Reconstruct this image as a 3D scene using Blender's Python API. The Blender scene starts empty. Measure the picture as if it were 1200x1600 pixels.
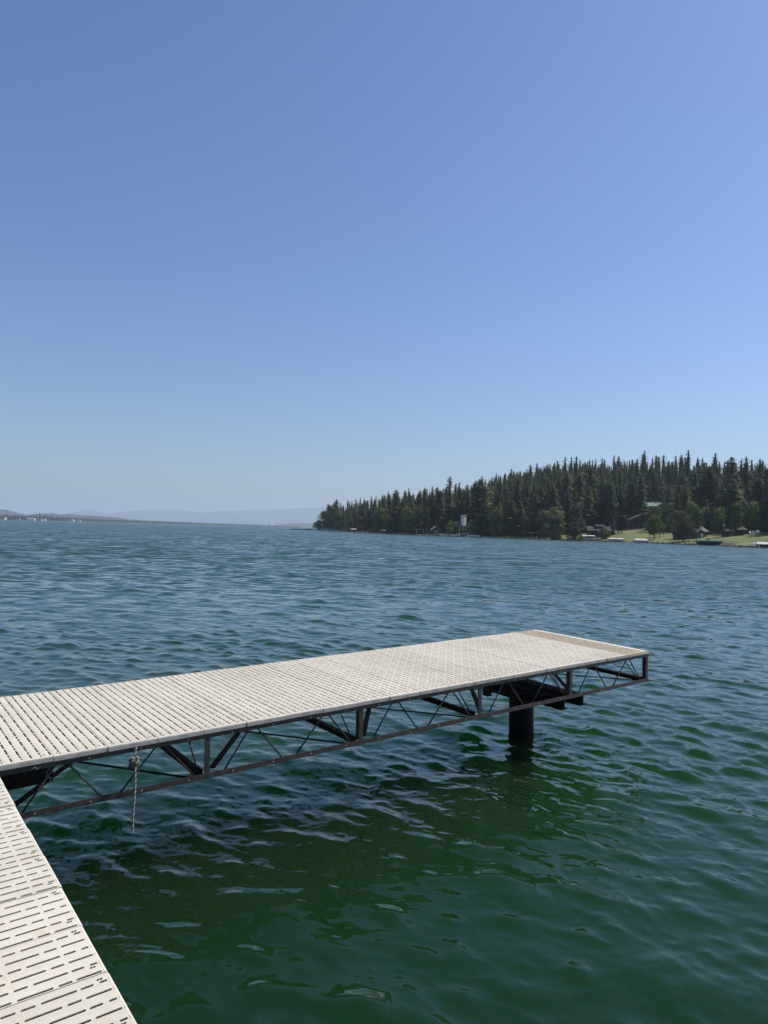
import bpy, math, random
import numpy as np
from mathutils import Matrix, Vector

random.seed(7)
RS = np.random.RandomState(11)
SC = bpy.context.scene
COL = SC.collection

# ------------------------------------------------------------------ camera, light, exposure
CAM_H = 2.091
cd = bpy.data.cameras.new("camera")
cam = bpy.data.objects.new("camera", cd)
COL.objects.link(cam)
cd.sensor_fit = 'VERTICAL'
cd.sensor_height = 24.0
cd.lens = 24.0 * 1131.6 / 1600.0
cd.clip_start = 0.05
cd.clip_end = 60000
right = Vector((0.99963, -0.00065, 0.02718))
up = Vector((-0.02719, -0.02394, 0.99934))
back = right.cross(up).normalized()
up = back.cross(right).normalized()
cam.matrix_world = Matrix(((right.x, up.x, back.x, 0), (right.y, up.y, back.y, 0),
                           (right.z, up.z, back.z, CAM_H), (0, 0, 0, 1)))
SC.camera = cam

SUN_EL = 50.0
SUN_AZ = 70.0        # degrees to the right of the view direction (+Y)
world = bpy.data.worlds.new("World")
SC.world = world
world.use_nodes = True
wn = world.node_tree
bg = wn.nodes["Background"]
sky = wn.nodes.new("ShaderNodeTexSky")
sky.sky_type = 'NISHITA'
sky.sun_disc = False
sky.sun_elevation = math.radians(SUN_EL)
sky.sun_rotation = math.radians(SUN_AZ)
sky.altitude = 600
sky.air_density = 1.3
sky.dust_density = 1.5
sky.ozone_density = 4.0
tint_ = wn.nodes.new("ShaderNodeVectorMath")     # white balance of the photograph
tint_.operation = 'MULTIPLY'
tint_.inputs[1].default_value = (0.93, 1.03, 1.28)
wn.links.new(sky.outputs[0], tint_.inputs[0])
wn.links.new(tint_.outputs[0], bg.inputs[0])
bg.inputs[1].default_value = 0.095

sd = bpy.data.lights.new("sun", 'SUN')
sd.energy = 4.8
sd.angle = math.radians(0.53)
sd.color = (1.0, 0.94, 0.85)
sun = bpy.data.objects.new("sun", sd)
COL.objects.link(sun)
e, a = math.radians(SUN_EL), math.radians(SUN_AZ)
sdir = Vector((math.cos(e) * math.sin(a), math.cos(e) * math.cos(a), math.sin(e)))
sun.rotation_euler = sdir.to_track_quat('Z', 'Y').to_euler()
sun.location = (0, 0, 30)

SC.view_settings.view_transform = 'Standard'
SC.view_settings.look = 'None'
SC.view_settings.exposure = 0.0
SC.view_settings.gamma = 1.0
SC.view_settings.use_curve_mapping = False
SC.render.engine = 'CYCLES'
SC.cycles.max_bounces = 8
SC.cycles.transparent_max_bounces = 8
SC.cycles.volume_bounces = 1
SC.cycles.use_denoising = True


# ------------------------------------------------------------------ materials
def mat(name, col, rough=0.7, var=0.15, scale=4.0, bump=0.0, bscale=30.0, metal=0.0, col2=None, spec=0.5,
        rnd=0.0, detail=4.0):
    m = bpy.data.materials.new(name)
    m.use_nodes = True
    nt = m.node_tree
    b = nt.nodes["Principled BSDF"]
    b.inputs["Roughness"].default_value = rough
    b.inputs["Metallic"].default_value = metal
    b.inputs["Specular IOR Level"].default_value = spec
    tc = nt.nodes.new("ShaderNodeTexCoord")
    n = nt.nodes.new("ShaderNodeTexNoise")
    n.inputs["Scale"].default_value = scale
    n.inputs["Detail"].default_value = detail
    nt.links.new(tc.outputs["Object"], n.inputs["Vector"])
    r = nt.nodes.new("ShaderNodeValToRGB")
    c2 = col2 if col2 else tuple(c * (1 + var) for c in col)
    c1 = col if col2 else tuple(c * (1 - var) for c in col)
    r.color_ramp.elements[0].position = 0.35
    r.color_ramp.elements[0].color = (*c1, 1)
    r.color_ramp.elements[1].position = 0.68
    r.color_ramp.elements[1].color = (*c2, 1)
    nt.links.new(n.outputs["Fac"], r.inputs["Fac"])
    out = r.outputs["Color"]
    if rnd > 0:
        oi = nt.nodes.new("ShaderNodeObjectInfo")
        mr = nt.nodes.new("ShaderNodeMapRange")
        mr.inputs["To Min"].default_value = 1 - rnd
        mr.inputs["To Max"].default_value = 1 + rnd
        nt.links.new(oi.outputs["Random"], mr.inputs["Value"])
        hs = nt.nodes.new("ShaderNodeHueSaturation")
        nt.links.new(mr.outputs[0], hs.inputs["Value"])
        nt.links.new(out, hs.inputs["Color"])
        out = hs.outputs["Color"]
    nt.links.new(out, b.inputs["Base Color"])
    if bump > 0:
        n2 = nt.nodes.new("ShaderNodeTexNoise")
        n2.inputs["Scale"].default_value = bscale
        n2.inputs["Detail"].default_value = 5
        nt.links.new(tc.outputs["Object"], n2.inputs["Vector"])
        bp = nt.nodes.new("ShaderNodeBump")
        bp.inputs["Strength"].default_value = bump
        bp.inputs["Distance"].default_value = 0.02
        nt.links.new(n2.outputs["Fac"], bp.inputs["Height"])
        nt.links.new(bp.outputs[0], b.inputs["Normal"])
    return m


def foliage(name, col, rnd=0.25, tint=0.35):
    m = bpy.data.materials.new(name)
    m.use_nodes = True
    nt = m.node_tree
    b = nt.nodes["Principled BSDF"]
    b.inputs["Roughness"].default_value = 0.75
    b.inputs["Specular IOR Level"].default_value = 0.25
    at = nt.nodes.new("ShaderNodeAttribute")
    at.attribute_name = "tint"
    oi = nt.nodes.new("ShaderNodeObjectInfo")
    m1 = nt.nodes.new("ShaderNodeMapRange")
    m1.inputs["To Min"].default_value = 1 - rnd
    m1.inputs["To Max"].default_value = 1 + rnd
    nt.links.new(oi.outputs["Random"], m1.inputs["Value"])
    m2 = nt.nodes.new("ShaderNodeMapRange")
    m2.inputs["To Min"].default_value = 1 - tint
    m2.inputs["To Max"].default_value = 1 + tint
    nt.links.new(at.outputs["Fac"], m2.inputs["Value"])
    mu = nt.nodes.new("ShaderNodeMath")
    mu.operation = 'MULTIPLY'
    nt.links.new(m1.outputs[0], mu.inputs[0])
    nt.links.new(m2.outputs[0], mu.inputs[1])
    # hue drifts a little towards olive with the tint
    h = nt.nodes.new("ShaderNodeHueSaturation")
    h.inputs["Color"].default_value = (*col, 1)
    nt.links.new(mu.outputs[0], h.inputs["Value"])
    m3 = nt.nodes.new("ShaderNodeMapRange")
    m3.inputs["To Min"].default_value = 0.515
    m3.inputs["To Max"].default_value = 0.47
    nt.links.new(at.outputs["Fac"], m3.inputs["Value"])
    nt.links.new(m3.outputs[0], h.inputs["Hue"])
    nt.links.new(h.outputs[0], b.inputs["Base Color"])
    tr = nt.nodes.new("ShaderNodeBsdfTranslucent")
    nt.links.new(h.outputs[0], tr.inputs["Color"])
    mx = nt.nodes.new("ShaderNodeMixShader")
    mx.inputs[0].default_value = 0.16
    nt.links.new(b.outputs[0], mx.inputs[1])
    nt.links.new(tr.outputs[0], mx.inputs[2])
    nt.links.new(mx.outputs[0], nt.nodes["Material Output"].inputs["Surface"])
    return m


M = {}
M['deck'] = mat('weathered_cream_plastic', (0.625, 0.56, 0.44), 0.6, scale=3.0, bump=0.12, bscale=160,
                col2=(0.705, 0.645, 0.52), spec=0.35, rnd=0.05)


def weather(m):
    """scuffs, water marks and specks of dirt on the decking"""
    nt = m.node_tree; b = nt.nodes["Principled BSDF"]; L = nt.links.new
    src = b.inputs["Base Color"].links[0].from_socket
    geo = nt.nodes.new("ShaderNodeNewGeometry")
    out = src
    for scale, lo, hi, c in ((1.3, 0.50, 0.66, (0.90, 0.89, 0.86)), (9.0, 0.60, 0.72, (0.90, 0.87, 0.81)), (75.0, 0.71, 0.76, (0.62, 0.57, 0.50))):
        n = nt.nodes.new("ShaderNodeTexNoise"); n.inputs["Scale"].default_value = scale; n.inputs["Detail"].default_value = 6
        n.inputs["Roughness"].default_value = 0.65
        L(geo.outputs["Position"], n.inputs["Vector"])
        r = nt.nodes.new("ShaderNodeMapRange"); r.inputs["From Min"].default_value = lo; r.inputs["From Max"].default_value = hi
        L(n.outputs["Fac"], r.inputs["Value"])
        mx = nt.nodes.new("ShaderNodeMix"); mx.data_type = 'RGBA'; mx.blend_type = 'MULTIPLY'
        mx.inputs[7].default_value = (*c, 1)
        L(r.outputs[0], mx.inputs[0]); L(out, mx.inputs[6]); out = mx.outputs[2]
    L(out, b.inputs["Base Color"])


weather(M['deck'])
M['deck_tan'] = mat('tan_plastic', (0.40, 0.325, 0.215), 0.6, scale=6, bump=0.12, bscale=160, col2=(0.47, 0.39, 0.27),
                    spec=0.35)
M['lip'] = mat('weathered_shaded_lip', (0.27, 0.26, 0.235), 0.65, scale=14, col2=(0.42, 0.40, 0.36), bump=0.08, bscale=90,
               rnd=0.06)  # deck plastic with worn streaks; shade of the side face put into its tone
M['screw'] = mat('dark_screw', (0.10, 0.09, 0.08), 0.5, 0.2, 20, metal=0.6)
M['steel'] = mat('dark_painted_steel', (0.020, 0.018, 0.017), 0.5, scale=18, col2=(0.045, 0.038, 0.034), bump=0.1,
                 bscale=120)
M['steel_light'] = mat('scuffed_steel', (0.019, 0.017, 0.016), 0.5, scale=25, col2=(0.050, 0.044, 0.040), bump=0.1,
                       bscale=120)
M['bolt'] = mat('zinc_bolt', (0.42, 0.40, 0.36), 0.4, 0.2, 60, metal=0.5)
M['pile'] = mat('shade_black_steel', (0.004, 0.004, 0.004), 0.7, scale=9, col2=(0.010, 0.009, 0.008), bump=0.4, bscale=50, spec=0.15)  # near-black base: shade under the deck put into pile and brace colour
M['rope_light'] = mat('pale_rope_strand', (0.36, 0.34, 0.29), 0.85, 0.3, 120, bump=0.4, bscale=500)
M['rope_dark'] = mat('dark_rope_strand', (0.05, 0.055, 0.05), 0.85, 0.3, 120, bump=0.4, bscale=500)
M['bark'] = mat('bark', (0.10, 0.075, 0.055), 0.9, 0.35, 3)
M['conifer'] = foliage('conifer_needles', (0.095, 0.118, 0.046), 0.45, 0.65)
M['conifer_far'] = foliage('conifer_needles_back', (0.093, 0.116, 0.046), 0.0, 0.8)
M['conifer_olive'] = foliage('conifer_needles_olive', (0.115, 0.120, 0.050), 0.35, 0.5)
M['conifer_dark'] = foliage('conifer_needles_dark', (0.055, 0.085, 0.045), 0.3, 0.5)
M['spruce'] = foliage('blue_spruce_needles', (0.045, 0.065, 0.06), 0.1)
M['decid'] = foliage('leaf_green', (0.115, 0.15, 0.042), 0.35)
M['cotton'] = foliage('leaf_olive', (0.105, 0.120, 0.058), 0.15)
M['maple'] = foliage('leaf_burgundy', (0.042, 0.022, 0.026), 0.05)
M['bright'] = foliage('leaf_bright', (0.10, 0.16, 0.030), 0.12)
M['farleaf'] = foliage('far_foliage', (0.03, 0.042, 0.03), 0.1)
M['grass'] = mat('lawn_grass', (0.080, 0.115, 0.022), 0.9, scale=0.09, col2=(0.175, 0.175, 0.048), detail=8)
M['hill'] = mat('forested_hill', (0.03, 0.042, 0.03), 0.95, 0.3, 0.01, detail=8)
M['ground'] = mat('forest_floor', (0.045, 0.05, 0.03), 0.95, 0.3, 0.08)
M['rock'] = mat('shore_rock', (0.36, 0.34, 0.30), 0.85, 0.35, 0.8, rnd=0.3)
M['rockdark'] = mat('dark_shore_rock', (0.07, 0.07, 0.065), 0.85, 0.3, 0.8)
M['brown'] = mat('brown_log_wall', (0.055, 0.038, 0.028), 0.8, 0.2, 1.5)
M['tanwall'] = mat('tan_board_wall', (0.33, 0.20, 0.13), 0.8, 0.2, 1.5)
M['greywall'] = mat('grey_wall', (0.12, 0.12, 0.12), 0.8, 0.2, 1.5)
M['whitewall'] = mat('white_wall', (0.60, 0.58, 0.55), 0.7, 0.06, 1.5)
M['roofgreen'] = mat('grey_green_roof', (0.06, 0.072, 0.066), 0.85, 0.2, 0.8, spec=0.2)
M['roofgrey'] = mat('pale_grey_roof', (0.14, 0.155, 0.155), 0.8, 0.15, 0.8, spec=0.2)
M['rooftan'] = mat('brown_shingle_roof', (0.12, 0.10, 0.092), 0.85, 0.2, 0.8, spec=0.2)
M['roofmint'] = mat('mint_metal_roof', (0.20, 0.28, 0.25), 0.7, 0.1, 0.8, spec=0.2)
M['trimw'] = mat('white_trim', (0.7, 0.69, 0.66), 0.6, 0.05, 3)
M['canvasw'] = mat('white_canvas', (0.56, 0.54, 0.48), 0.8, 0.12, 1)
M['canvasg'] = mat('green_canvas', (0.012, 0.115, 0.085), 0.7, 0.1, 1)
M['canvasr'] = mat('red_canvas', (0.38, 0.08, 0.065), 0.8, 0.1, 1)
M['canvasd'] = mat('dark_green_canvas', (0.02, 0.05, 0.04), 0.8, 0.1, 1)
M['alu'] = mat('aluminium_post', (0.35, 0.36, 0.37), 0.4, 0.1, 3, metal=0.7)
M['darkwood'] = mat('dark_timber', (0.04, 0.035, 0.03), 0.8, 0.2, 3)
M['greywood'] = mat('pale_grey_timber', (0.34, 0.32, 0.28), 0.85, 0.15, 2)
M['hullw'] = mat('white_gelcoat', (0.75, 0.75, 0.74), 0.25, 0.03, 2)
M['hulld'] = mat('navy_gelcoat', (0.02, 0.03, 0.06), 0.25, 0.1, 2)
M['glass'] = mat('window_glass', (0.02, 0.03, 0.04), 0.06, 0.1, 1, spec=0.8)
M['skin'] = mat('buoy_white', (0.75, 0.74, 0.7), 0.5, 0.05, 4)


# ------------------------------------------------------------------ object helpers
class MB:
    """collects faces; materials by slot"""
    def __init__(s):
        s.v = []; s.f = []; s.m = []

    def box(s, x0, x1, y0, y1, z0, z1, m=0):
        n = len(s.v)
        s.v += [(x0, y0, z0), (x1, y0, z0), (x1, y1, z0), (x0, y1, z0), (x0, y0, z1), (x1, y0, z1), (x1, y1, z1), (x0, y1, z1)]
        for q in ((0, 3, 2, 1), (4, 5, 6, 7), (0, 1, 5, 4), (1, 2, 6, 5), (2, 3, 7, 6), (3, 0, 4, 7)):
            s.f.append(tuple(n + i for i in q)); s.m.append(m)
        return s

    def poly(s, pts, m=0):
        n = len(s.v)
        s.v += [tuple(p) for p in pts]
        s.f.append(tuple(range(n, n + len(pts)))); s.m.append(m)
        return s

    def bar(s, p, q, w, h=None, m=0, upv=(0, 0, 1)):
        """box of section w x h from p to q"""
        h = h or w
        p = Vector(p); q = Vector(q); d = (q - p).normalized()
        u = Vector(upv)
        if abs(d.dot(u)) > 0.98: u = Vector((0, 1, 0))
        r = d.cross(u).normalized(); u = r.cross(d).normalized()
        n = len(s.v)
        for c in (p, q):
            for a_, b_ in ((-1, -1), (1, -1), (1, 1), (-1, 1)):
                s.v.append(tuple(c + r * (a_ * w / 2) + u * (b_ * h / 2)))
        for f in ((3, 2, 1, 0), (4, 5, 6, 7), (0, 1, 5, 4), (1, 2, 6, 5), (2, 3, 7, 6), (3, 0, 4, 7)):
            s.f.append(tuple(n + i for i in f)); s.m.append(m)
        return s

    def tube(s, pts, rad, sides=6, m=0, cap=True):
        pts = [Vector(p) for p in pts]
        rr = rad if isinstance(rad, (list, tuple)) else [rad] * len(pts)
        n = len(s.v)
        ref = None
        for i, p in enumerate(pts):
            d = (pts[min(i + 1, len(pts) - 1)] - pts[max(i - 1, 0)]).normalized()
            if ref is None:
                ref = Vector((0, 0, 1)) if abs(d.z) < 0.9 else Vector((1, 0, 0))
            r = d.cross(ref)
            if r.length < 1e-4: r = d.cross(Vector((0, 1, 0)))
            r.normalize(); u = r.cross(d).normalized(); ref = u
            for k in range(sides):
                t = 2 * math.pi * k / sides
                s.v.append(tuple(p + r * (math.cos(t) * rr[i]) + u * (math.sin(t) * rr[i])))
        for i in range(len(pts) - 1):
            for k in range(sides):
                k2 = (k + 1) % sides
                s.f.append((n + i * sides + k, n + i * sides + k2, n + (i + 1) * sides + k2, n + (i + 1) * sides + k)); s.m.append(m)
        if cap:
            s.f.append(tuple(n + k for k in reversed(range(sides)))); s.m.append(m)
            e0 = n + (len(pts) - 1) * sides
            s.f.append(tuple(e0 + k for k in range(sides))); s.m.append(m)
        return s

    def mesh(s, name, mats, smooth=False):
        me = bpy.data.meshes.new(name)
        me.from_pydata(s.v, [], s.f)
        for m in mats: me.materials.append(m)
        if len(mats) > 1: me.polygons.foreach_set('material_index', s.m)
        if smooth: me.polygons.foreach_set('use_smooth', [True] * len(me.polygons))
        me.update()
        return me


def link(name, me, parent=None, loc=None, rotz=0.0):
    o = bpy.data.objects.new(name, me)
    COL.objects.link(o)
    if parent is not None: o.parent = parent
    if loc is not None: o.location = loc
    if rotz: o.rotation_euler = (0, 0, rotz)
    return o


def part(name, mb, m, parent, smooth=False):
    mats = m if isinstance(m, (list, tuple)) else [m]
    return link(name, mb.mesh(name, mats, smooth), parent)


def thing(name, label, cat, loc=(0, 0, 0), rotz=0.0, group=None):
    o = link(name, None, None, loc, rotz)
    o['label'] = label; o['category'] = cat
    if group: o['group'] = group
    return o


def tag(o, label, cat, group=None):
    o['label'] = label; o['category'] = cat
    if group: o['group'] = group
    return o


def structure(o):
    o['kind'] = 'structure'; return o


def fast_mesh(name, verts, faces, mats, smooth=False, tint=None, k=3):
    """verts (n,3), faces (m,k) numpy"""
    me = bpy.data.meshes.new(name)
    verts = np.asarray(verts, dtype=np.float32); faces = np.asarray(faces, dtype=np.int32)
    me.vertices.add(len(verts)); me.vertices.foreach_set('co', verts.ravel())
    me.loops.add(faces.size); me.loops.foreach_set('vertex_index', faces.ravel())
    me.polygons.add(len(faces))
    me.polygons.foreach_set('loop_start', np.arange(0, faces.size, k, dtype=np.int32))
    me.polygons.foreach_set('loop_total', np.full(len(faces), k, dtype=np.int32))
    for m in mats: me.materials.append(m)
    me.update(calc_edges=True)
    if smooth: me.polygons.foreach_set('use_smooth', np.ones(len(faces), dtype=bool))
    if tint is not None:
        at = me.attributes.new('tint', 'FLOAT', 'POINT')
        at.data.foreach_set('value', np.asarray(tint, dtype=np.float32))
    return me


# ------------------------------------------------------------------ lake: wave field + mesh
def wave_tile(n, size, lmin, lmax, slope_rms, kpow, seed, wind=(-0.79, -0.61), spread=1.0):
    rs = np.random.RandomState(seed)
    k1 = np.fft.fftfreq(n, d=size / n) * 2 * np.pi
    kx, ky = np.meshgrid(k1, k1, indexing='ij')
    k = np.sqrt(kx ** 2 + ky ** 2); k[0, 0] = 1
    lam = 2 * np.pi / k
    A = k ** (-kpow / 2.0)
    A *= 1 / (1 + np.exp(-(lam - lmin) / (0.12 * lmin))) * 1 / (1 + np.exp((lam - lmax) / (0.12 * lmax)))
    wd = np.array(wind) / np.hypot(*wind)
    c = (kx * wd[0] + ky * wd[1]) / k
    A *= (np.abs(c) ** spread + 0.18)
    A[0, 0] = 0
    ph = rs.normal(size=(n, n)) + 1j * rs.normal(size=(n, n))
    F = A * ph
    h = np.real(np.fft.ifft2(F)); sx = np.real(np.fft.ifft2(1j * kx * F)); sy = np.real(np.fft.ifft2(1j * ky * F))
    s = slope_rms / np.sqrt((sx ** 2 + sy ** 2).mean())
    h = h * s
    h = h + 1.2 * (h ** 2 - (h ** 2).mean()) / (3 * h.std() + 1e-9)   # sharper crests, flatter troughs
    return h.astype(np.float32)


def sample(tile, size, x, y, rot=0.0):
    n = tile.shape[0]
    c, s = math.cos(rot), math.sin(rot)
    u = ((c * x + s * y) / size * n); v = ((-s * x + c * y) / size * n)
    i = np.floor(u).astype(int); j = np.floor(v).astype(int)
    fu = (u - i); fv = (v - j)
    fu = fu * fu * (3 - 2 * fu); fv = fv * fv * (3 - 2 * fv)
    i %= n; j %= n; i1 = (i + 1) % n; j1 = (j + 1) % n
    return (tile[i, j] * (1 - fu) * (1 - fv) + tile[i1, j] * fu * (1 - fv) + tile[i, j1] * (1 - fu) * fv + tile[i1, j1] * fu * fv)


TA = wave_tile(1024, 67.0, 0.50, 1.8, 0.043, 3.6, 3, spread=1.8)
TB = wave_tile(1024, 29.3, 0.18, 0.55, 0.108, 3.6, 5, spread=1.4)
TC = wave_tile(1024, 9.7, 0.05, 0.20, 0.085, 3.8, 6, spread=0.7)


def make_lake():
    # rings: fine near the camera, coarse towards the horizon
    r = [0.6]
    while r[-1] < 42000:
        R = r[-1]
        d = 0.017 + 0.02 * max(0.0, (3.4 - R) / 3.4) + R * R / 5200.0
        if R > 60: d = R * R / 5200.0 * (1 + ((R - 60) / 60.0) ** 2)
        d = min(d, R * 0.06)
        r.append(R + d)
    r = np.array(r)
    th = np.concatenate([np.radians(np.linspace(-180, -52, 50, endpoint=False)),
                         np.radians(np.linspace(-52, 52, 780, endpoint=False)),
                         np.radians(np.linspace(52, 180, 51))])[:-1]
    RR, TT = np.meshgrid(r, th, indexing='ij')
    x = RR * np.sin(TT); y = RR * np.cos(TT)
    dr = np.gradient(r)[:, None]
    fa = np.clip(1.4 - dr / 0.36, 0, 1); fb = np.clip(1.3 - dr / 0.13, 0, 1); fc = np.clip(1.4 - dr / 0.05, 0, 1)
    front = np.clip((52.0 - np.degrees(np.abs(TT))) / 4.0, 0, 1)
    fa = fa * front; fb = fb * front; fc = fc * front
    # gusts: patches of livelier and calmer ripples
    g = 0.75 + 0.5 * (sample(TA, 67.0 * 6, x, y, 0.7) / TA.std() * 0.35 + 0.5).clip(0, 1)
    calm = 0.60 + 0.40 * np.clip((RR - 4.2) / 3.0, 0, 1)          # the little bay behind the dock is smoother
    h = sample(TA, 67.0, x, y) * fa * g * (0.6 + 0.4 * calm) + sample(TB, 29.3, x, y, 0.2) * fb * g * calm + sample(TC, 9.7, x, y, 0.5) * fc * g * np.clip(0.45 + 0.55 * (RR - 4.0) / 2.0, 0.45, 1)
    V = np.stack([x, y, h], -1).reshape(-1, 3)
    nr, nt = len(r), len(th)
    i = np.arange(nr - 1)[:, None] * nt; j = np.arange(nt)[None, :]; j2 = (j + 1) % nt
    F = np.stack([i + j, i + nt + j, i + nt + j2, i + j2], -1).reshape(-1, 4)
    F = F[:, ::-1]
    c = len(V)
    V = np.vstack([V, [[0, 0, 0]]])
    me = fast_mesh('lake_water', V, F, [M['water']], True, k=4)
    at = me.attributes.new('ripple', 'FLOAT', 'POINT')
    rip = np.concatenate([(1 - fb).reshape(-1), [1.0]])
    at.data.foreach_set('value', rip.astype(np.float32))
    at = me.attributes.new('swell', 'FLOAT', 'POINT')
    at.data.foreach_set('value', np.concatenate([(1 - fa).reshape(-1), [1.0]]).astype(np.float32))
    o = link('lake_water', me)
    structure(o)
    # small disc closing the centre under the walkway
    return o


def water_material():
    m = bpy.data.materials.new('lake_water'); m.use_nodes = True
    nt = m.node_tree; L = nt.links.new
    nt.nodes.remove(nt.nodes["Principled BSDF"])
    tc = nt.nodes.new("ShaderNodeTexCoord")
    mp = nt.nodes.new("ShaderNodeMapping"); mp.inputs["Rotation"].default_value = (0, 0, 0.25)
    mp.inputs["Scale"].default_value = (0.55, 1.0, 1.0)
    L(tc.outputs["Object"], mp.inputs[0])

    def noise(scale, detail, rough):
        n = nt.nodes.new("ShaderNodeTexNoise")
        n.inputs["Scale"].default_value = scale; n.inputs["Detail"].default_value = detail
        n.inputs["Roughness"].default_value = rough
        L(mp.outputs[0], n.inputs["Vector"]); return n.outputs["Fac"]

    def math_(op, a_, b_):
        n = nt.nodes.new("ShaderNodeMath"); n.operation = op
        for k, s in enumerate((a_, b_)):
            if isinstance(s, (int, float)): n.inputs[k].default_value = s
            else: L(s, n.inputs[k])
        return n.outputs[0]
    a1 = nt.nodes.new("ShaderNodeAttribute"); a1.attribute_name = 'ripple'
    a2 = nt.nodes.new("ShaderNodeAttribute"); a2.attribute_name = 'swell'
    # slopes of the waves too small for the mesh, straight from the noise (no screen-size filtering)
    def slope(scale, detail, gain, attr):
        n = nt.nodes.new("ShaderNodeTexNoise")
        n.inputs["Scale"].default_value = scale; n.inputs["Detail"].default_value = detail
        n.inputs["Roughness"].default_value = 0.6
        L(mp.outputs[0], n.inputs["Vector"])
        v = nt.nodes.new("ShaderNodeVectorMath"); v.operation = 'SUBTRACT'; v.inputs[1].default_value = (0.5, 0.5, 0.5)
        L(n.outputs["Color"], v.inputs[0])
        w = nt.nodes.new("ShaderNodeVectorMath"); w.operation = 'MULTIPLY'; w.inputs[1].default_value = (gain * 0.75, gain, 0)
        L(v.outputs[0], w.inputs[0])
        z = nt.nodes.new("ShaderNodeVectorMath"); z.operation = 'SCALE'
        L(w.outputs[0], z.inputs[0]); L(attr.outputs["Fac"], z.inputs["Scale"])
        return z.outputs[0]
    big = slope(0.8, 3, 1.0, a2)
    small = slope(2.6, 2, 1.15, a1)
    ad = nt.nodes.new("ShaderNodeVectorMath"); ad.operation = 'ADD'
    L(big, ad.inputs[0]); L(small, ad.inputs[1])
    tiny = math_('MULTIPLY', noise(9.0, 2, 0.5), 0.003)
    bp = nt.nodes.new("ShaderNodeBump"); bp.inputs["Strength"].default_value = 1.0
    bp.inputs["Distance"].default_value = 1.0
    L(tiny, bp.inputs["Height"])
    ad2 = nt.nodes.new("ShaderNodeVectorMath"); ad2.operation = 'ADD'
    L(bp.outputs[0], ad2.inputs[0]); L(ad.outputs[0], ad2.inputs[1])
    # mean slope of the unresolved wave faces that are not hidden behind other crests
    geo = nt.nodes.new("ShaderNodeNewGeometry")
    ih = nt.nodes.new("ShaderNodeVectorMath"); ih.operation = 'MULTIPLY'; ih.inputs[1].default_value = (1, 1, 0)
    L(geo.outputs["Incoming"], ih.inputs[0])
    isx = nt.nodes.new("ShaderNodeVectorMath"); isx.operation = 'SCALE'
    L(ih.outputs[0], isx.inputs[0])
    L(math_('ADD', math_('MULTIPLY', a1.outputs["Fac"], 0.10), math_('MULTIPLY', a2.outputs["Fac"], 0.08)), isx.inputs["Scale"])
    ad3 = nt.nodes.new("ShaderNodeVectorMath"); ad3.operation = 'ADD'
    L(ad2.outputs[0], ad3.inputs[0]); L(isx.outputs[0], ad3.inputs[1])
    nm = nt.nodes.new("ShaderNodeVectorMath"); nm.operation = 'NORMALIZE'
    L(ad3.outputs[0], nm.inputs[0])
    NORM = nm.outputs[0]
    # reflectance: Schlick at the angle of the wave faces that are turned to the viewer
    dt = nt.nodes.new("ShaderNodeVectorMath"); dt.operation = 'DOT_PRODUCT'
    L(geo.outputs["Incoming"], dt.inputs[0]); L(NORM, dt.inputs[1])
    c0 = math_('MAXIMUM', dt.outputs["Value"], 0.0)
    c1 = math_('MINIMUM', c0, 1.0)
    p5 = math_('POWER', math_('SUBTRACT', 1.0, c1), 5.0)
    F = math_('ADD', math_('MULTIPLY', p5, 0.98), 0.02)
    gl = nt.nodes.new("ShaderNodeBsdfGlossy"); gl.distribution = 'GGX'
    gl.inputs["Color"].default_value = (1, 1, 1, 1)
    ro = math_('ADD', math_('ADD', math_('MULTIPLY', a1.outputs["Fac"], 0.08), math_('MULTIPLY', a2.outputs["Fac"], 0.10)), 0.03)
    L(ro, gl.inputs["Roughness"]); L(NORM, gl.inputs["Normal"])
    tr = nt.nodes.new("ShaderNodeBsdfTransparent")
    mx = nt.nodes.new("ShaderNodeMixShader")
    L(F, mx.inputs[0]); L(tr.outputs[0], mx.inputs[1]); L(gl.outputs[0], mx.inputs[2])
    L(mx.outputs[0], nt.nodes["Material Output"].inputs["Surface"])
    # the green body of the lake
    va = nt.nodes.new("ShaderNodeVolumeAbsorption"); va.inputs["Color"].default_value = (0.15, 0.71, 0.48, 1); va.inputs["Density"].default_value = 2.0
    vs = nt.nodes.new("ShaderNodeVolumeScatter"); vs.inputs["Color"].default_value = (0.66, 1.0, 0.44, 1); vs.inputs["Density"].default_value = 0.088
    av = nt.nodes.new("ShaderNodeAddShader"); L(va.outputs[0], av.inputs[0]); L(vs.outputs[0], av.inputs[1])
    L(av.outputs[0], nt.nodes["Material Output"].inputs["Volume"])
    return m


M['water'] = water_material()
make_lake()
bed = mat('lake_bed', (0.03, 0.035, 0.025), 0.95, 0.3, 0.3)
structure(link('lake_bed', MB().poly([(-45000, -45000, -7), (45000, -45000, -7), (45000, 45000, -7), (-45000, 45000, -7)]).mesh('lake_bed', [bed])))

# ------------------------------------------------------------------ headland terrain
SHORE = np.array([(150, 60), (110, 130), (96.4, 181.4), (86.2, 221.2), (76, 246), (62, 269), (45, 281), (26, 290), (12, 312), (0.3, 344),
                  (-18, 400), (-45, 515), (-47, 530), (-30, 600), (150, 800), (600, 900), (900, 500), (500, 60)], float)


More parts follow.
